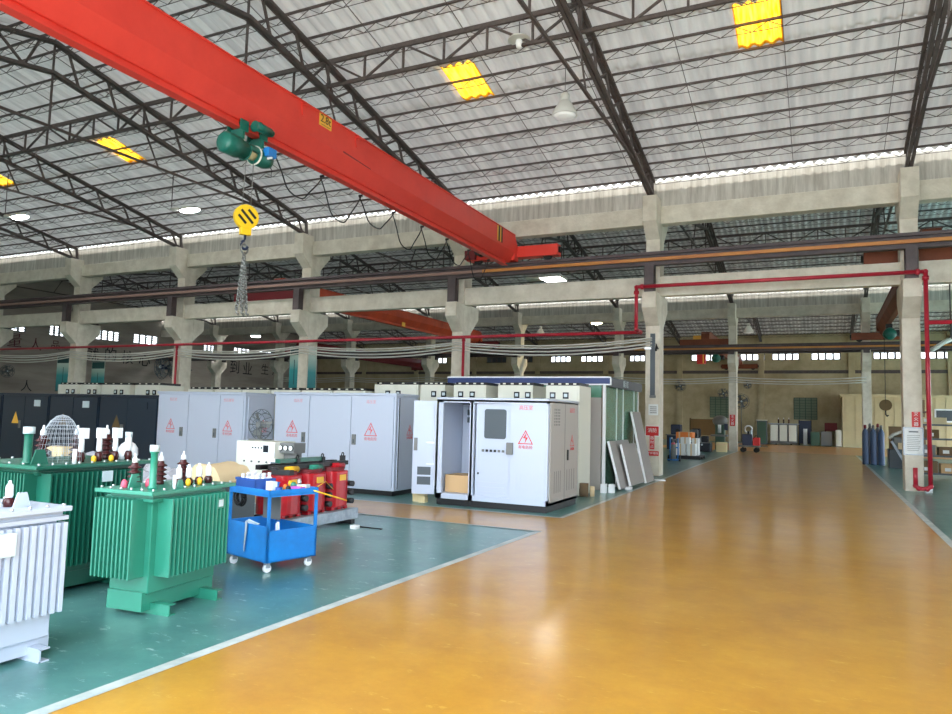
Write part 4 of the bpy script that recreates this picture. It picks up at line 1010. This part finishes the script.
# ------------------------------------------------------------------ bench with instruments, paper, film heap behind
t = thing('workbench','low steel workbench carrying the test console','table',(-7.5,8.35,0))
MB().box(-.7,.7,-.32,.32,.58,.61).build('bench_top','machinegrey',t)
for sx in (-.66,.66):
    for sy in (-.28,.28): MB().box(sx-.03,sx+.03,sy-.03,sy+.03,0,.58).build('leg','machinegrey',t)
t = thing('test_console','wide cream test console with dials on the bench','instrument',(-7.42,8.3,.61))
B = lambda n, mm, *q, p=None: MB().box(*q).build(n, mm, p or t)
B('case','cream',-.36,.36,-.2,.24,0,.49); f_ = B('front_panel','white',-.28,.36,-.212,-.2,.28,.47); B('display','screen',.16,.25,-.222,-.212,.34,.44,p=f_); B('switch_strip','white',-.26,-.12,-.218,-.212,.34,.4,p=f_)
for i in range(4): MB().cyl((-.04+.055*i,-.212,.4),(-.04+.055*i,-.225,.4),.012,8).build('knob','black',f_)
for i in range(4): MB().cyl((-.2+.14*i,-.2,.2),(-.2+.14*i,-.215,.2),.012,8).build('socket','glassdark',t)
t = thing('meter_box','box of three round meters beside the cream console','instrument',(-7.0,8.3,.61))
MB().box(-.1,.2,-.1,.15,.34,.48).build('case','machinegrey',t); MB().box(-.08,.18,.0,.1,0,.34).build('stand','machinegrey',t)
for i in range(3): d = MB().cyl((-.04+.095*i,-.1,.41),(-.04+.095*i,-.115,.41),.042,16).build('dial','black',t); MB().cyl((-.04+.095*i,-.115,.41),(-.04+.095*i,-.118,.41),.034,16).build('dial_face','paper',d)
t = thing('display_meter','small white meter with a grey display in front of the console','instrument',(-6.97,8.12,.0))
MB().box(-.16,.16,-.06,.06,.64,.86).build('case','whiteplastic',t); MB().box(-.12,.08,-.066,-.06,.76,.82).build('display','glassdark',t); MB().box(-.14,.14,-.05,.05,.61,.64).build('stand','machinegrey',t)
def wire_fan(label, p, h=.0):
    t = thing('wire_cage_fan', label, 'fan', p)
    b = MB()
    for k in range(12):
        a = 2*PI*k/12; b.tube([(.04*math.cos(a),-.09,.04*math.sin(a)),(.17*math.cos(a),-.08,.17*math.sin(a)),(.23*math.cos(a),0,.23*math.sin(a)),(.17*math.cos(a),.08,.17*math.sin(a))],.005,4)
    for r_, y in ((.08,-.09),(.17,-.08),(.23,0),(.17,.08)): b.torus((0,y,0),r_,.005,'y',24,4)
    b.build('cage','glassdark',t); MB().cyl((0,-.06,0),(0,.14,0),.05,14).build('motor','machinegrey',t)
    for k in range(3):
        a = 2*PI*k/3; c_ = Vector((math.cos(a),0,math.sin(a))); n_ = Vector((-math.sin(a),0,math.cos(a)))
        MB().prism([c_*.04-n_*.03+Vector((0,-.02,0)), c_*.19-n_*.05+Vector((0,-.03,0)), c_*.2+n_*.06+Vector((0,.03,0)), c_*.04+n_*.03+Vector((0,.02,0))],(0,.004,0)).build('blade','machinegrey',t)
    return t
wf = wire_fan('grey wire-cage fan on the console in front of the white cabinet', (-7.66,8.45,1.335))
MB().cyl((0,0,-.235),(0,0,-.05),.02,8).build('stem','machinegrey',wf); MB().box(-.14,.14,-.1,.1,-.235,-.215).build('foot','machinegrey',wf)
# kraft paper bundle
b = MB(); n = 12; vs = []
for i in range(n+1):
    u = PI*i/n
    for j in range(5): vs.append((-.27*math.cos(u)*(1+.06*math.sin(j*2.1)), -.25+.125*j, .72+.19*math.sin(u)*(1+.1*math.sin(i*1.7+j*1.3))))
b.add(vs,[(i*5+j,i*5+j+1,(i+1)*5+j+1,(i+1)*5+j) for i in range(n) for j in range(4)],True)
b.add([(-.27,-.25,.72),(.27,-.25,.72)]+[vs[i*5] for i in range(n,-1,-1)],[tuple(range(n+3))]); b.box(-.28,.28,-.26,.26,.70,.72)
o = b.build('kraft_paper_bundle','cardpale'); o.location = (-6.5,6.5,.0); tag(o,'domed bundle of tan kraft paper behind the bright green transformer','paper bundle')
t = thing('dark_crate','dark crate under the tan kraft paper bundle','crate',(-6.5,6.5,0)); MB().box(-.32,.32,-.28,.28,.0,.66).build('crate','glassdark',t); MB().box(-.34,.34,-.3,.3,.66,.70).build('lid','black',t)
def heap(label, x, y, w, d, h, m='film', seed=1, name='film_wrapped_heap'):
    R_ = random.Random(seed); nx, ny = 12, 8; vs = []
    for j in range(ny+1):
        for i in range(nx+1):
            u, v = i/nx*2-1, j/ny*2-1; e = max(0,1-abs(u)**3)*max(0,1-abs(v)**3)
            vs.append((u*w/2, v*d/2, h*e*(.75+.3*R_.random())))
    b = MB().add(vs,[(j*(nx+1)+i,j*(nx+1)+i+1,(j+1)*(nx+1)+i+1,(j+1)*(nx+1)+i) for j in range(ny) for i in range(nx)])
    o = b.build(name,m); o.location = (x,y,0); return tag(o,label,'heap')
heap('crumpled clear plastic film heap behind the two green transformers', -7.6,6.6,1.5,1.0,.86,seed=3)
heap('crumpled clear plastic film heap left of the wire dome', -10.2,7.3,1.9,1.2,.86,seed=5)
t = thing('instrument_case','small pale instrument case with a grey lens on the left heap','instrument',(-9.1,6.3,0)); MB().box(-.14,.14,-.1,.1,.0,1.0).build('case','lightgreyplate',t); MB().cyl((0,-.1,.92),(0,-.115,.92),.06,14).build('lens','screen',t)
t = thing('instrument_case','small beige instrument case beside the dark green oil pipe','instrument',(-8.35,5.75,0)); MB().box(-.2,.2,-.1,.1,.0,1.05).build('case','cardpale',t); MB().box(-.16,.0,-.106,-.1,.9,1.0).build('panel','glassdark',t)
# ------------------------------------------------------------------ signs and fittings on the pillars
X5, X9 = -4.34, 1.98
def sign(label, x0, x1, z0, z1, m, y=YF, name='sign', frame=None):
    t = thing(name, label, 'sign', ((x0+x1)/2, y-.006, z0))
    if frame: MB().box(x0,x1,y-.012,y-.002,z0,z1).build('frame',frame,t,world=True); MB().box(x0+.025,x1-.025,y-.015,y-.012,z0+.025,z1-.025).build('face',m,t,world=True)
    else: MB().box(x0,x1,y-.012,y-.002,z0,z1).build('face',m,t,world=True)
    return t
s_ = sign('red T-shaped fire equipment sign on the pillar behind the leaning panels', X5-.17, X5+.19, 1.12, 1.38, 'signred')
MB().box(X5-.06,X5+.07,YF-.012,YF-.002,.74,1.12).build('stem','signred',s_,world=True)
MB().box(X5-.19,X5+.21,YF-.008,YF-.002,1.10,1.40).build('border','paper',s_,world=True)
text('消防', .13, 'paper', 'sign_lettering', s_, (X5+.01,YF-.014,1.26), (1,0,0), (0,0,1), .001, world=True)
for i, ch in enumerate('器材点'): text(ch, .11, 'paper', 'sign_lettering', s_, (X5+.005,YF-.014,1.05-.12*i), (1,0,0), (0,0,1), .001, world=True)
s_ = sign('small red fire plate under the T-shaped sign', X5-.14, X5+.19, .56, .69, 'signred')
text('严禁遮挡', .075, 'paper', 'sign_lettering', s_, (X5+.025,YF-.014,.625), (1,0,0), (0,0,1), .001, world=True)
s_ = sign('small white paper notice above the T-shaped fire sign', X5-.1, X5+.17, 1.69, 2.0, 'paper')
for i in range(4): MB().box(X5-.06,X5+.13,YF-.014,YF-.012,1.75+.055*i,1.77+.055*i).build('text_line','machinegrey',s_,world=True)
s_ = sign('upright red fire extinguisher sign on the right pillar', X9-.03, X9+.15, 1.55, 1.92, 'signred')
for i, ch in enumerate('灭火器'): text(ch, .105, 'paper', 'sign_lettering', s_, (X9+.06,YF-.014,1.86-.12*i), (1,0,0), (0,0,1), .001, world=True)
s_ = sign('white notice board on the right pillar beside the red pipe', X9-.22, X9+.21, .87, 1.54, 'paper', frame='galv', name='notice_board')
for i in range(9): MB().box(X9-.14,X9+.1+.02*(i % 3),YF-.017,YF-.015,.98+.045*i,.99+.045*i).build('text_line','machinegrey',s_,world=True)
MB().box(X9-.1,X9+.1,YF-.017,YF-.015,1.42,1.45).build('heading','glassdark',s_,world=True)
tag(MB().box(2.2,2.34,20.4,20.52,0,.1).build('white_block','white'),'small white block on the floor at the foot of the right pillar','block')
t = thing('conduit','dark grey vertical conduit on the pillar with the T-shaped sign','conduit',(X5+.02,YF-.03,2.2)); MB().box(X5-.05,X5+.08,YF-.06,YF-.004,2.25,4.0).build('conduit','glassdark',t,world=True); MB().box(X5-.06,X5+.1,YF-.07,YF-.004,2.18,2.25).build('end_box','machinegrey',t,world=True)
t = thing('cable_bracket','small dark cable bracket on the pillar with the T-shaped sign','bracket',(X5,YF,3.6)); MB().box(X5-.2,X5-.02,YF-.12,YF-.004,3.55,3.6).build('arm','chrome',t,world=True); MB().tube([(X5+.11,YF-.05,3.5),(X5+.13,YF-.10,3.7),(X5+.17,YF-.06,3.55)],.025,6).build('cable','black',t,world=True)
def grad(name, cols):
    m = D.materials.new(name); m.use_nodes = True; nt = m.node_tree; tc = nt.nodes.new('ShaderNodeTexCoord'); sp = nt.nodes.new('ShaderNodeSeparateXYZ'); r = nt.nodes.new('ShaderNodeValToRGB')
    nt.links.new(tc.outputs['Generated'], sp.inputs[0]); nt.links.new(sp.outputs['Z'], r.inputs[0]); nt.links.new(r.outputs[0], nt.nodes['Principled BSDF'].inputs['Base Color'])
    e = r.color_ramp.elements; e[0].position, e[0].color = cols[0]; e[1].position, e[1].color = cols[-1]
    for p, c_ in cols[1:-1]: e.new(p).color = c_
    return m
M['banner'] = grad('printed_teal_banner', [(.0,srgb(16,110,116)),(.45,srgb(44,140,142)),(.8,srgb(190,206,192)),(1.,srgb(206,214,204))])
def banner(label, x0, x1, z0, z1, y):
    t = thing('banner', label, 'banner', ((x0+x1)/2,y,z0)); MB().box(x0,x1,y-.006,y+.006,z0,z1).build('sheet','banner',t,world=True)
    MB().cyl((x0-.02,y,z1),(x1+.02,y,z1),.018,8).build('top_rod','bannergreen',t,world=True); MB().cyl((x0-.02,y,z0),(x1+.02,y,z0),.018,8).build('bottom_rod','bannergreen',t,world=True)
    MB().box(x0+.02,x1-.02,y-.009,y-.006,z1-.32,z1-.03).build('heading','bannergreen',t,world=True)
    MB().box((x0+x1)/2-.015,(x0+x1)/2+.015,y-.009,y-.006,z0+.2,z1-.5).build('text_column','bannergreen',t,world=True)
banner('teal banner left of the pillar behind the hook sling', -17.46, -17.02, 2.3, 3.9, 20.6)
banner('teal banner left of the leftmost full pillar', -30.5, -29.6, 2.16, 3.7, 20.6)
banner('teal banner right of the leftmost full pillar', -29.15, -28.3, 2.17, 3.5, 21.3)
t = thing('banner','teal banner on the right face of the pillar behind the hook sling','banner',(-16.59,20.78,2.2)); MB().box(-16.59,-16.575,20.56,21.0,2.2,3.85).build('sheet','banner',t,world=True); MB().box(-16.595,-16.56,20.54,21.02,3.85,3.89).build('top_rod','bannergreen',t,world=True)

def wall_fan(label, p, r, rz=0., stand=0., arm=(0,.4,0), m='glassdark', cat='fan'):
    t = thing('wall_fan', label, cat, p, rz)
    b = MB()
    for k in range(10):
        a = 2*PI*k/10; b.tube([(.15*r*math.cos(a),-.3*r,.15*r*math.sin(a)),(.8*r*math.cos(a),-.26*r,.8*r*math.sin(a)),(r*math.cos(a),0,r*math.sin(a)),(.8*r*math.cos(a),.2*r,.8*r*math.sin(a))],.018*r+.004,4)
    for q, y in ((.35,-.3),(.75,-.27),(1.,0),(.8,.2)): b.torus((0,y*r,0),q*r,.02*r+.004,'y',20,4)
    b.build('cage',m,t); MB().cyl((0,-.1*r,0),(0,.55*r,0),.2*r,12).build('motor','machineblue',t); MB().ball((0,-.16*r,0),.13*r,10,6).build('hub','lightgreyplate',t)
    for k in range(4):
        a = 2*PI*k/4+.3; c_ = Vector((math.cos(a),0,math.sin(a))); n_ = Vector((-math.sin(a),0,math.cos(a)))
        MB().prism([c_*.15*r-n_*.1*r+Vector((0,-.08*r,0)), c_*.85*r-n_*.2*r+Vector((0,-.1*r,0)), c_*.85*r+n_*.25*r+Vector((0,.08*r,0)), c_*.15*r+n_*.12*r+Vector((0,.06*r,0))],(0,.012,0)).build('blade','machinegrey',t)
    if stand: MB().cyl((0,.4*r,0),(0,.4*r,-stand),.035,8).build('pole','machinegrey',t); MB().cyl((0,.4*r,-stand),(0,.4*r,-stand+.04),.3,14).build('base','machinegrey',t)
    else: MB().cyl((0,.4*r,0),tuple(Vector((0,.4*r,0))+Vector(arm)),.03,8).build('wall_arm','machinegrey',t)
    return t
wall_fan('dark fan on an arm right of the pillar behind the white cabinets', (-23.9,21.3,3.1), .42, .3, arm=(.66,-.2,.0))
wall_fan('dark fan with a pale hub left of the pillar behind the white cabinets', (-24.3,20.9,3.2), .5, -.2, arm=(1.1,-.2,-.1))
wall_fan('dark fan on the end wall at the far left edge', (-46.9,28.4,3.6), .4, 1.2, arm=(-.45,.2,0))
wall_fan('wall fan on the far wall left of the barred windows', (-10.45,60.1,4.4), .45)
wall_fan('wall fan on the far wall above the barred window', (-7.1,60.0,3.8), .42)
wall_fan('standing fan in front of the far wall beside the white transformer', (-5.6,58.4,3.15), .58, .15, stand=3.1)
wall_fan('small wall fan high on the far wall above the standing fan', (-5.3,60.1,4.5), .32)

# ------------------------------------------------------------------ second bay, left of the aisle
B = lambda t, n, mm, *q, bv=0., p=None: MB().box(*q).build(n, mm, p or t, bv, world=True)
ck = [(-5.5,-5.12,30.6,.14,.62),(-5.08,-4.72,30.7,.14,.62),(-5.32,-4.95,30.64,.62,.88),(-5.62,-5.38,31.3,.14,.8),(-4.95,-4.68,31.2,.14,.84)]
for (a_, b_, y, z0, z1), lab in zip(ck, ['white carton at the front left of the pallet behind the signed pillar','white carton at the front right of the pallet behind the signed pillar','white carton on top of the pallet stack behind the signed pillar','tall grey carton at the left back of the pallet stack','tall white carton at the right back of the pallet stack']):
    t = thing('carton', lab, 'carton', ((a_+b_)/2,y,z0)); B(t,'box','paper' if 'white' in lab else 'machinegrey',a_,b_,y,y+.36,z0,z1,bv=.01); B(t,'tape','cardpale',(a_+b_)/2-.03,(a_+b_)/2+.03,y-.003,y,z0,z1)
t = thing('pallet','dark pallet under the white cartons behind the signed pillar','pallet',(-5.15,31,0)); B(t,'deck','black',-5.75,-4.5,30.4,31.8,.1,.14)
for y in (30.45,31.05,31.7): B(t,'runner','black',-5.75,-4.5,y,y+.08,0,.1)
t = thing('orange_bundle','orange strapped bundle behind the white cartons','bundle',(-5.4,32.3,.75)); B(t,'bundle','orangep',-5.75,-5.05,32,32.7,.75,1.07,bv=.03)
for x in (-5.6,-5.2): B(t,'strap','cardpale',x-.03,x+.03,31.99,32.71,.74,1.08)
t = thing('steel_stand','grey stand under the orange bundle','stand',(-5.4,32.3,0)); B(t,'stand_top','machinegrey',-5.9,-4.9,31.9,32.8,.7,.75)
for x in (-5.85,-4.95):
    for y in (31.95,32.75): B(t,'leg','machinegrey',x-.03,x+.03,y-.03,y+.03,0,.7)
t = thing('hand_truck','blue hand truck standing left of the white cartons','trolley',(-5.17,28.4,0)); B(t,'frame','trolleyblue',-5.34,-5.30,28.4,28.45,.1,.9); B(t,'frame','trolleyblue',-5.04,-5.0,28.4,28.45,.1,.9); B(t,'toe_plate','trolleyblue',-5.36,-4.98,28.1,28.45,.05,.09); B(t,'cross_bar','trolleyblue',-5.3,-5.04,28.41,28.44,.5,.55)
for x in (-5.37,-4.97): MB().cyl((x-.03,28.48,.12),(x+.03,28.48,.12),.12,12).build('wheel','rubber',t,world=True)
t = thing('gas_bottle','grey bottle with a pale collar beside the blue hand truck','bottle',(-5.15,28.3,.09)); MB().lathe([(0,.09),(.1,.09),(.1,.6),(.05,.72),(.03,.8),(0,.8)],(-5.17,28.27,0),12).build('body','machinegrey',t,world=True); MB().lathe([(.055,.62),(.085,.66),(.055,.72)],(-5.17,28.27,0),12).build('collar','pink',t,world=True)
R3 = random.Random(11)
mach = [(-7.2,40.,.95,.9,1.35,'machineblue','dark blue machine at the left of the second bay machine row'),(-6.3,41.0,.7,.9,1.15,'darkcloth','dark sheeted machine second in the second bay machine row'),(-6.2,39.6,.7,.8,1.1,'glassdark','dark grey machine in front of the brown board'),(-5.5,38.6,.6,.7,.8,'darkcloth','low dark sheeted machine beside the cream box')]
for x, y, w, d, h, m, lab in mach:
    t = thing('workshop_machine', lab, 'machine', (x,y,0)); B(t,'bed',m,x-w/2,x+w/2,y,y+d,0,h*.6,bv=.03); B(t,'head',m,x-w*.3,x+w*.25,y+.1,y+d*.8,h*.6,h,bv=.05); B(t,'tray','machinegrey',x-w*.55,x+w*.55,y-.05,y+d*.4,h*.56,h*.6)
    MB().cyl((x+w*.1,y+.05,h*.75),(x+w*.1,y+.1,h*.75),.12,12).build('hand_wheel','black',t,world=True); MB().cyl((x-w*.2,y-.06,h*.45),(x-w*.2,y,h*.45),.05,8).build('knob','lightgreyplate',t,world=True)
t = thing('board_partition','brown board partition behind the machines','partition',(-6.7,47,0)); B(t,'board','brownboard',-7.6,-5.9,47,47.05,.7,1.7)
for x in (-7.55,-5.95): B(t,'post','brownboard',x-.04,x+.04,47,47.08,0,1.75)
t = thing('milling_machine','green machine with a grey hood beside the middle far pillar','machine',(-5.15,42,0)); B(t,'column','machinegreen',-5.4,-4.9,41.9,42.4,0,1.45,bv=.04); B(t,'table','machinegrey',-5.6,-4.75,41.6,42.3,.75,.85); MB().ball((-5.15,42.1,1.6),.42,14,8,(1,.8,.75)).build('hood','machinegrey',t,world=True); B(t,'control_box','machineblue',-4.9,-4.72,41.8,42.0,1.1,1.45); MB().cyl((-5.15,41.8,.95),(-5.15,41.8,1.4),.09,10).build('spindle','lightgreyplate',t,world=True)
t = thing('wooden_box','pale wooden box beside the foot of the middle far pillar','box',(-4.75,39.5,0)); B(t,'box','wood',-5.0,-4.5,39.2,39.7,0,.5,bv=.01); B(t,'batten','cardpale',-5.01,-4.49,39.18,39.2,.36,.42)
t = thing('fire_sign','red fire sign on the middle far pillar','sign',(-4.38,YF+PITCH,1.4)); B(t,'face','signred',-4.48,-4.22,YF+PITCH-.02,YF+PITCH-.004,1.35,1.95)
for i, ch in enumerate('灭火器'): text(ch, .17, 'paper', 'sign_lettering', t, (-4.35,YF+PITCH-.022,1.83-.18*i), (1,0,0), (0,0,1), .001, world=True)
t = thing('platform_cart','flat dark platform cart carrying a small pump','cart',(-3.3,40.4,0)); B(t,'deck','machinegrey',-4.0,-2.95,40.2,41.,.28,.36); B(t,'handle','machinegrey',-2.95,-2.6,40.55,40.62,.3,.34)
for x in (-3.8,-3.15):
    for y in (40.25,40.9): MB().cyl((x,y-.04,.13),(x,y+.04,.13),.13,12).build('wheel','rubber',t,world=True)
for x in (-3.8,-3.15): B(t,'axle','machinegrey',x-.04,x+.04,40.3,40.9,.12,.28)
t = thing('pump_unit','dark pump unit with a silver top on the platform cart','pump',(-3.55,40.5,.36)); B(t,'body','machineblue',-3.85,-3.35,40.35,40.8,.36,.95,bv=.03); MB().torus((-3.55,40.55,1.2),.18,.05,'y',14,6).build('coil','chrome',t,world=True); MB().cyl((-3.4,40.5,.6),(-3.4,40.5,1.15),.06,10).build('cylinder','lightgreyplate',t,world=True); B(t,'post','black',-3.6,-3.5,40.5,40.6,.95,1.1)
t = thing('fuel_can','red can on the platform cart','can',(-3.12,40.5,.36)); B(t,'can','signred',-3.32,-2.98,40.35,40.75,.36,.78,bv=.03); MB().tube([(-3.25,40.55,.78),(-3.2,40.55,.88),(-3.08,40.55,.88),(-3.05,40.55,.78)],.02,6).build('handle','black',t,world=True)

# ------------------------------------------------------------------ third bay
t = thing('oil_transformer','white transformer with three pale radiators in front of the far wall','transformer',(-2.6,57.5,0)); B(t,'tank','machinegrey',-3.5,-1.7,57.3,58.1,.2,1.5,bv=.01); B(t,'lid','galv',-3.62,-1.58,57.0,58.2,1.5,1.56)
for i in range(3): B(t,'radiator','cream',-3.48+.62*i,-2.98+.62*i,57.,57.3,.28,1.44,bv=.01)
B(t,'skid','machinegrey',-3.5,-1.7,57.1,58.,.08,.2)
for x in (-3.1,-2.1): MB().cyl((x-.05,57.2,.1),(x+.05,57.2,.1),.1,10).build('wheel','black',t,world=True)
for x in (-2.95,-2.6,-2.25): bushing(t, x-(-2.6), .0, 1.56, .07, .42, 3)
t = thing('dark_cabinet','dark cabinet left of the white far transformer','cabinet',(-3.95,56.6,0)); B(t,'body','glassdark',-4.35,-3.68,56.3,57.,.0,1.72,bv=.01); B(t,'top','cream',-4.4,-3.66,56.25,57.05,1.72,1.78); B(t,'door','machinegreen',-4.3,-3.73,56.28,56.3,.1,1.65)
t = thing('curtained_rack','dark purple curtained rack right of the white far transformer','rack',(-1.0,59,0)); B(t,'curtain','machineblue',-1.6,-.8,58.6,58.64,.1,1.8)
for x in (-1.6,-.8): B(t,'post','black',x-.04,x+.04,58.64,58.72,0,1.85)
tag(MB().box(-1.32,-1.05,58.3,58.34,0,1.2).build('white_sheet','white'),'bright white sheet hanging in front of the dark curtained rack','sheet')
for (a_,b_,y,h,m,lab) in [(-.82,-.22,57.,1.0,'machinegreen','greenish crate near the far wall beside the curtained rack'),(-.15,.56,57.3,1.05,'machinegrey','grey cabinet near the far wall between the crate and the cream booth'),(.8,1.16,57.,1.18,'cream','narrow white cabinet against the corner of the cream booth')]:
    t = thing('storage_crate' if 'crate' in lab else 'storage_cabinet', lab, 'crate' if 'crate' in lab else 'cabinet', ((a_+b_)/2,y,0)); B(t,'body',m,a_,b_,y,y+.6,.05,h,bv=.01); B(t,'front',m,a_+.06,b_-.06,y-.02,y,.15,h-.08); B(t,'foot','black',a_+.05,b_-.05,y+.05,y+.55,0,.05)
t = thing('red_brown_chest','red-brown chest on a stand by the far wall','chest',(.5,59.4,0)); B(t,'chest','darkred',.1,.92,59.1,59.7,1.1,1.68,bv=.01)
for x in (.15,.87): B(t,'leg','black',x-.04,x+.04,59.2,59.6,0,1.1)
t = thing('panel_booth','large cream sandwich-panel booth in front of the far wall','booth',(6.,59,0))
B(t,'wall','cream2',1.24,12,57.5,60.3,0,3.62); B(t,'roof_edge','cream2',1.1,12.1,57.35,60.4,3.55,3.75,bv=.01)
for i in range(18): x = 1.5+.6*i; B(t,'panel_rib','cream2',x-.04,x+.04,57.46,57.5,0,3.55)
B(t,'door','carddark',5.7,6.25,57.44,57.5,0,3.4); B(t,'window','glassdark',6.9,8.2,57.44,57.5,2.0,2.7); B(t,'window_frame','white',6.8,8.3,57.45,57.5,1.9,2.8)
for i, x in enumerate((1.52,1.7,1.8,1.98,2.08)):
    y = 33+.28*(i % 2); h = 1.5+.06*((i*3) % 2)
    t = thing('gas_cylinder', ['blue gas cylinder nearest the yellow aisle','grey gas cylinder second from the aisle','blue gas cylinder third from the aisle','grey gas cylinder fourth from the aisle','blue gas cylinder farthest from the aisle'][i], 'gas cylinder', (x,y,0), 0, 'gas cylinders by the aisle')
    MB().lathe([(.0,0),(.11,.0),(.115,.03),(.115,h-.25),(.09,h-.15),(.045,h-.08),(.04,h-.02)],n=14).build('body','bluecyl' if i % 2 == 0 else 'greycyl',t); MB().lathe([(.05,h-.06),(.05,h+.05),(.03,h+.09),(0,h+.09)],n=10).build('valve_cap','darkred' if i in (0,3) else 'machinegrey',t)
t = thing('bending_machine','dark machine with a pale hose and sloping beam behind the right pillar','machine',(2.4,31.2,0))
B(t,'bed','glassdark',2.2,3.2,31.,31.8,0,.7,bv=.02); B(t,'head','machinegrey',2.35,3.0,31.1,31.7,.7,1.15,bv=.05); B(t,'guard','carddark',2.25,3.1,31.7,31.76,.7,1.55)
b = MB().bar((2.28,30.9,1.0),(2.75,30.9,.12),.12,.08); b.build('sloping_beam','galv',t,world=True); MB().tube([(2.2,30.95,1.1),(2.35,30.95,1.25),(2.6,30.95,1.35),(2.85,30.95,1.2)],.06,8).build('hose','cable',t,world=True); B(t,'control_box','cardpale',2.5,2.7,30.95,31.1,.72,.95)
t = thing('steel_rack','long dark steel rack with shelves behind the right pillar','rack',(4.2,25.6,0))
for z in (.16,.68,1.18,1.60): B(t,'shelf','glassdark',2.45,6.2,25.2,26.,z,z+.05)
for x in (2.48,4.3,6.15):
    for y in (25.23,25.95): B(t,'post','black',x-.03,x+.03,y-.03,y+.03,0,1.65)
for (a_,b_,z,h,m,lab) in [(2.6,3.05,.21,.34,'carddark','dark brown carton on the bottom rack shelf behind the red pipe'),(3.12,3.5,.21,.28,'card','brown carton on the bottom rack shelf, right of the dark one'),(2.62,3.0,.73,.3,'machinegrey','grey carton on the middle rack shelf behind the red pipe'),(3.08,3.45,.73,.25,'carddark','brown carton on the middle rack shelf'),(2.7,3.1,1.23,.26,'brownboard','olive carton on the third rack shelf'),(2.62,3.3,1.65,.2,'cream2','long cream box on top of the steel rack')]:
    t = thing('carton', lab, 'carton', ((a_+b_)/2,25.5,z)); B(t,'box',m,a_,b_,25.3,25.75,z,z+h,bv=.008); B(t,'box_label','paper',a_+.1,a_+.26,25.294,25.3,z+.06,z+.16)
t = thing('spoked_wheel','dark spoked wheel standing by the rack at the right edge','reel',(3.75,24.9,.38)); MB().torus((0,0,0),.34,.035,'y',24,8).build('rim','rubber',t); MB().cyl((0,-.05,0),(0,.05,0),.07,12).build('hub','machinegrey',t)  # loose spoked wheel with rim and hub, no cable drum
for k in range(6): a = 2*PI*k/6; MB().cyl((0,0,0),(.33*math.cos(a),0,.33*math.sin(a)),.012,5).build('spoke','machinegrey',t)
t = thing('bent_arm_lamp','pale bent lamp arm in the second bay at the right edge','lamp',(4.6,38,5.0)); MB().tube([(-.2,0,0),(.0,0,.12),(.3,0,.35),(.6,0,.5)],.1,8).build('arm','lampwhite',t); MB().cyl((.6,0,.5),(.6,0,4.0),.03,6).build('suspension_rod','steel',t)

# ------------------------------------------------------------------ daylight
wd = D.worlds.new('sky'); bpy.context.scene.world = wd; wd.use_nodes = True
bg = wd.node_tree.nodes['Background']; bg.inputs[0].default_value = (.80,.90,1.0,1); bg.inputs[1].default_value = SKY_STR
sl_ = D.lights.new('sun','SUN'); sl_.energy = SUN_STR; sl_.angle = math.radians(.6); sl_.color = (1,.96,.9)
so = D.objects.new('sun', sl_); C.objects.link(so)
sd = Vector((-.42,.12,-.9)).normalized(); so.rotation_euler = sd.to_track_quat('-Z','Y').to_euler(); so.location = (30,-20,40)
sc = bpy.context.scene
sc.view_settings.view_transform = 'Standard'; sc.view_settings.look = 'None'; sc.view_settings.gamma = 1; sc.view_settings.use_curve_mapping = False
sc.view_settings.exposure = EXPO
sc.cycles.use_denoising = True; sc.cycles.max_bounces = 10; sc.cycles.diffuse_bounces = 6; sc.cycles.transparent_max_bounces = 12; sc.cycles.sample_clamp_indirect = 8
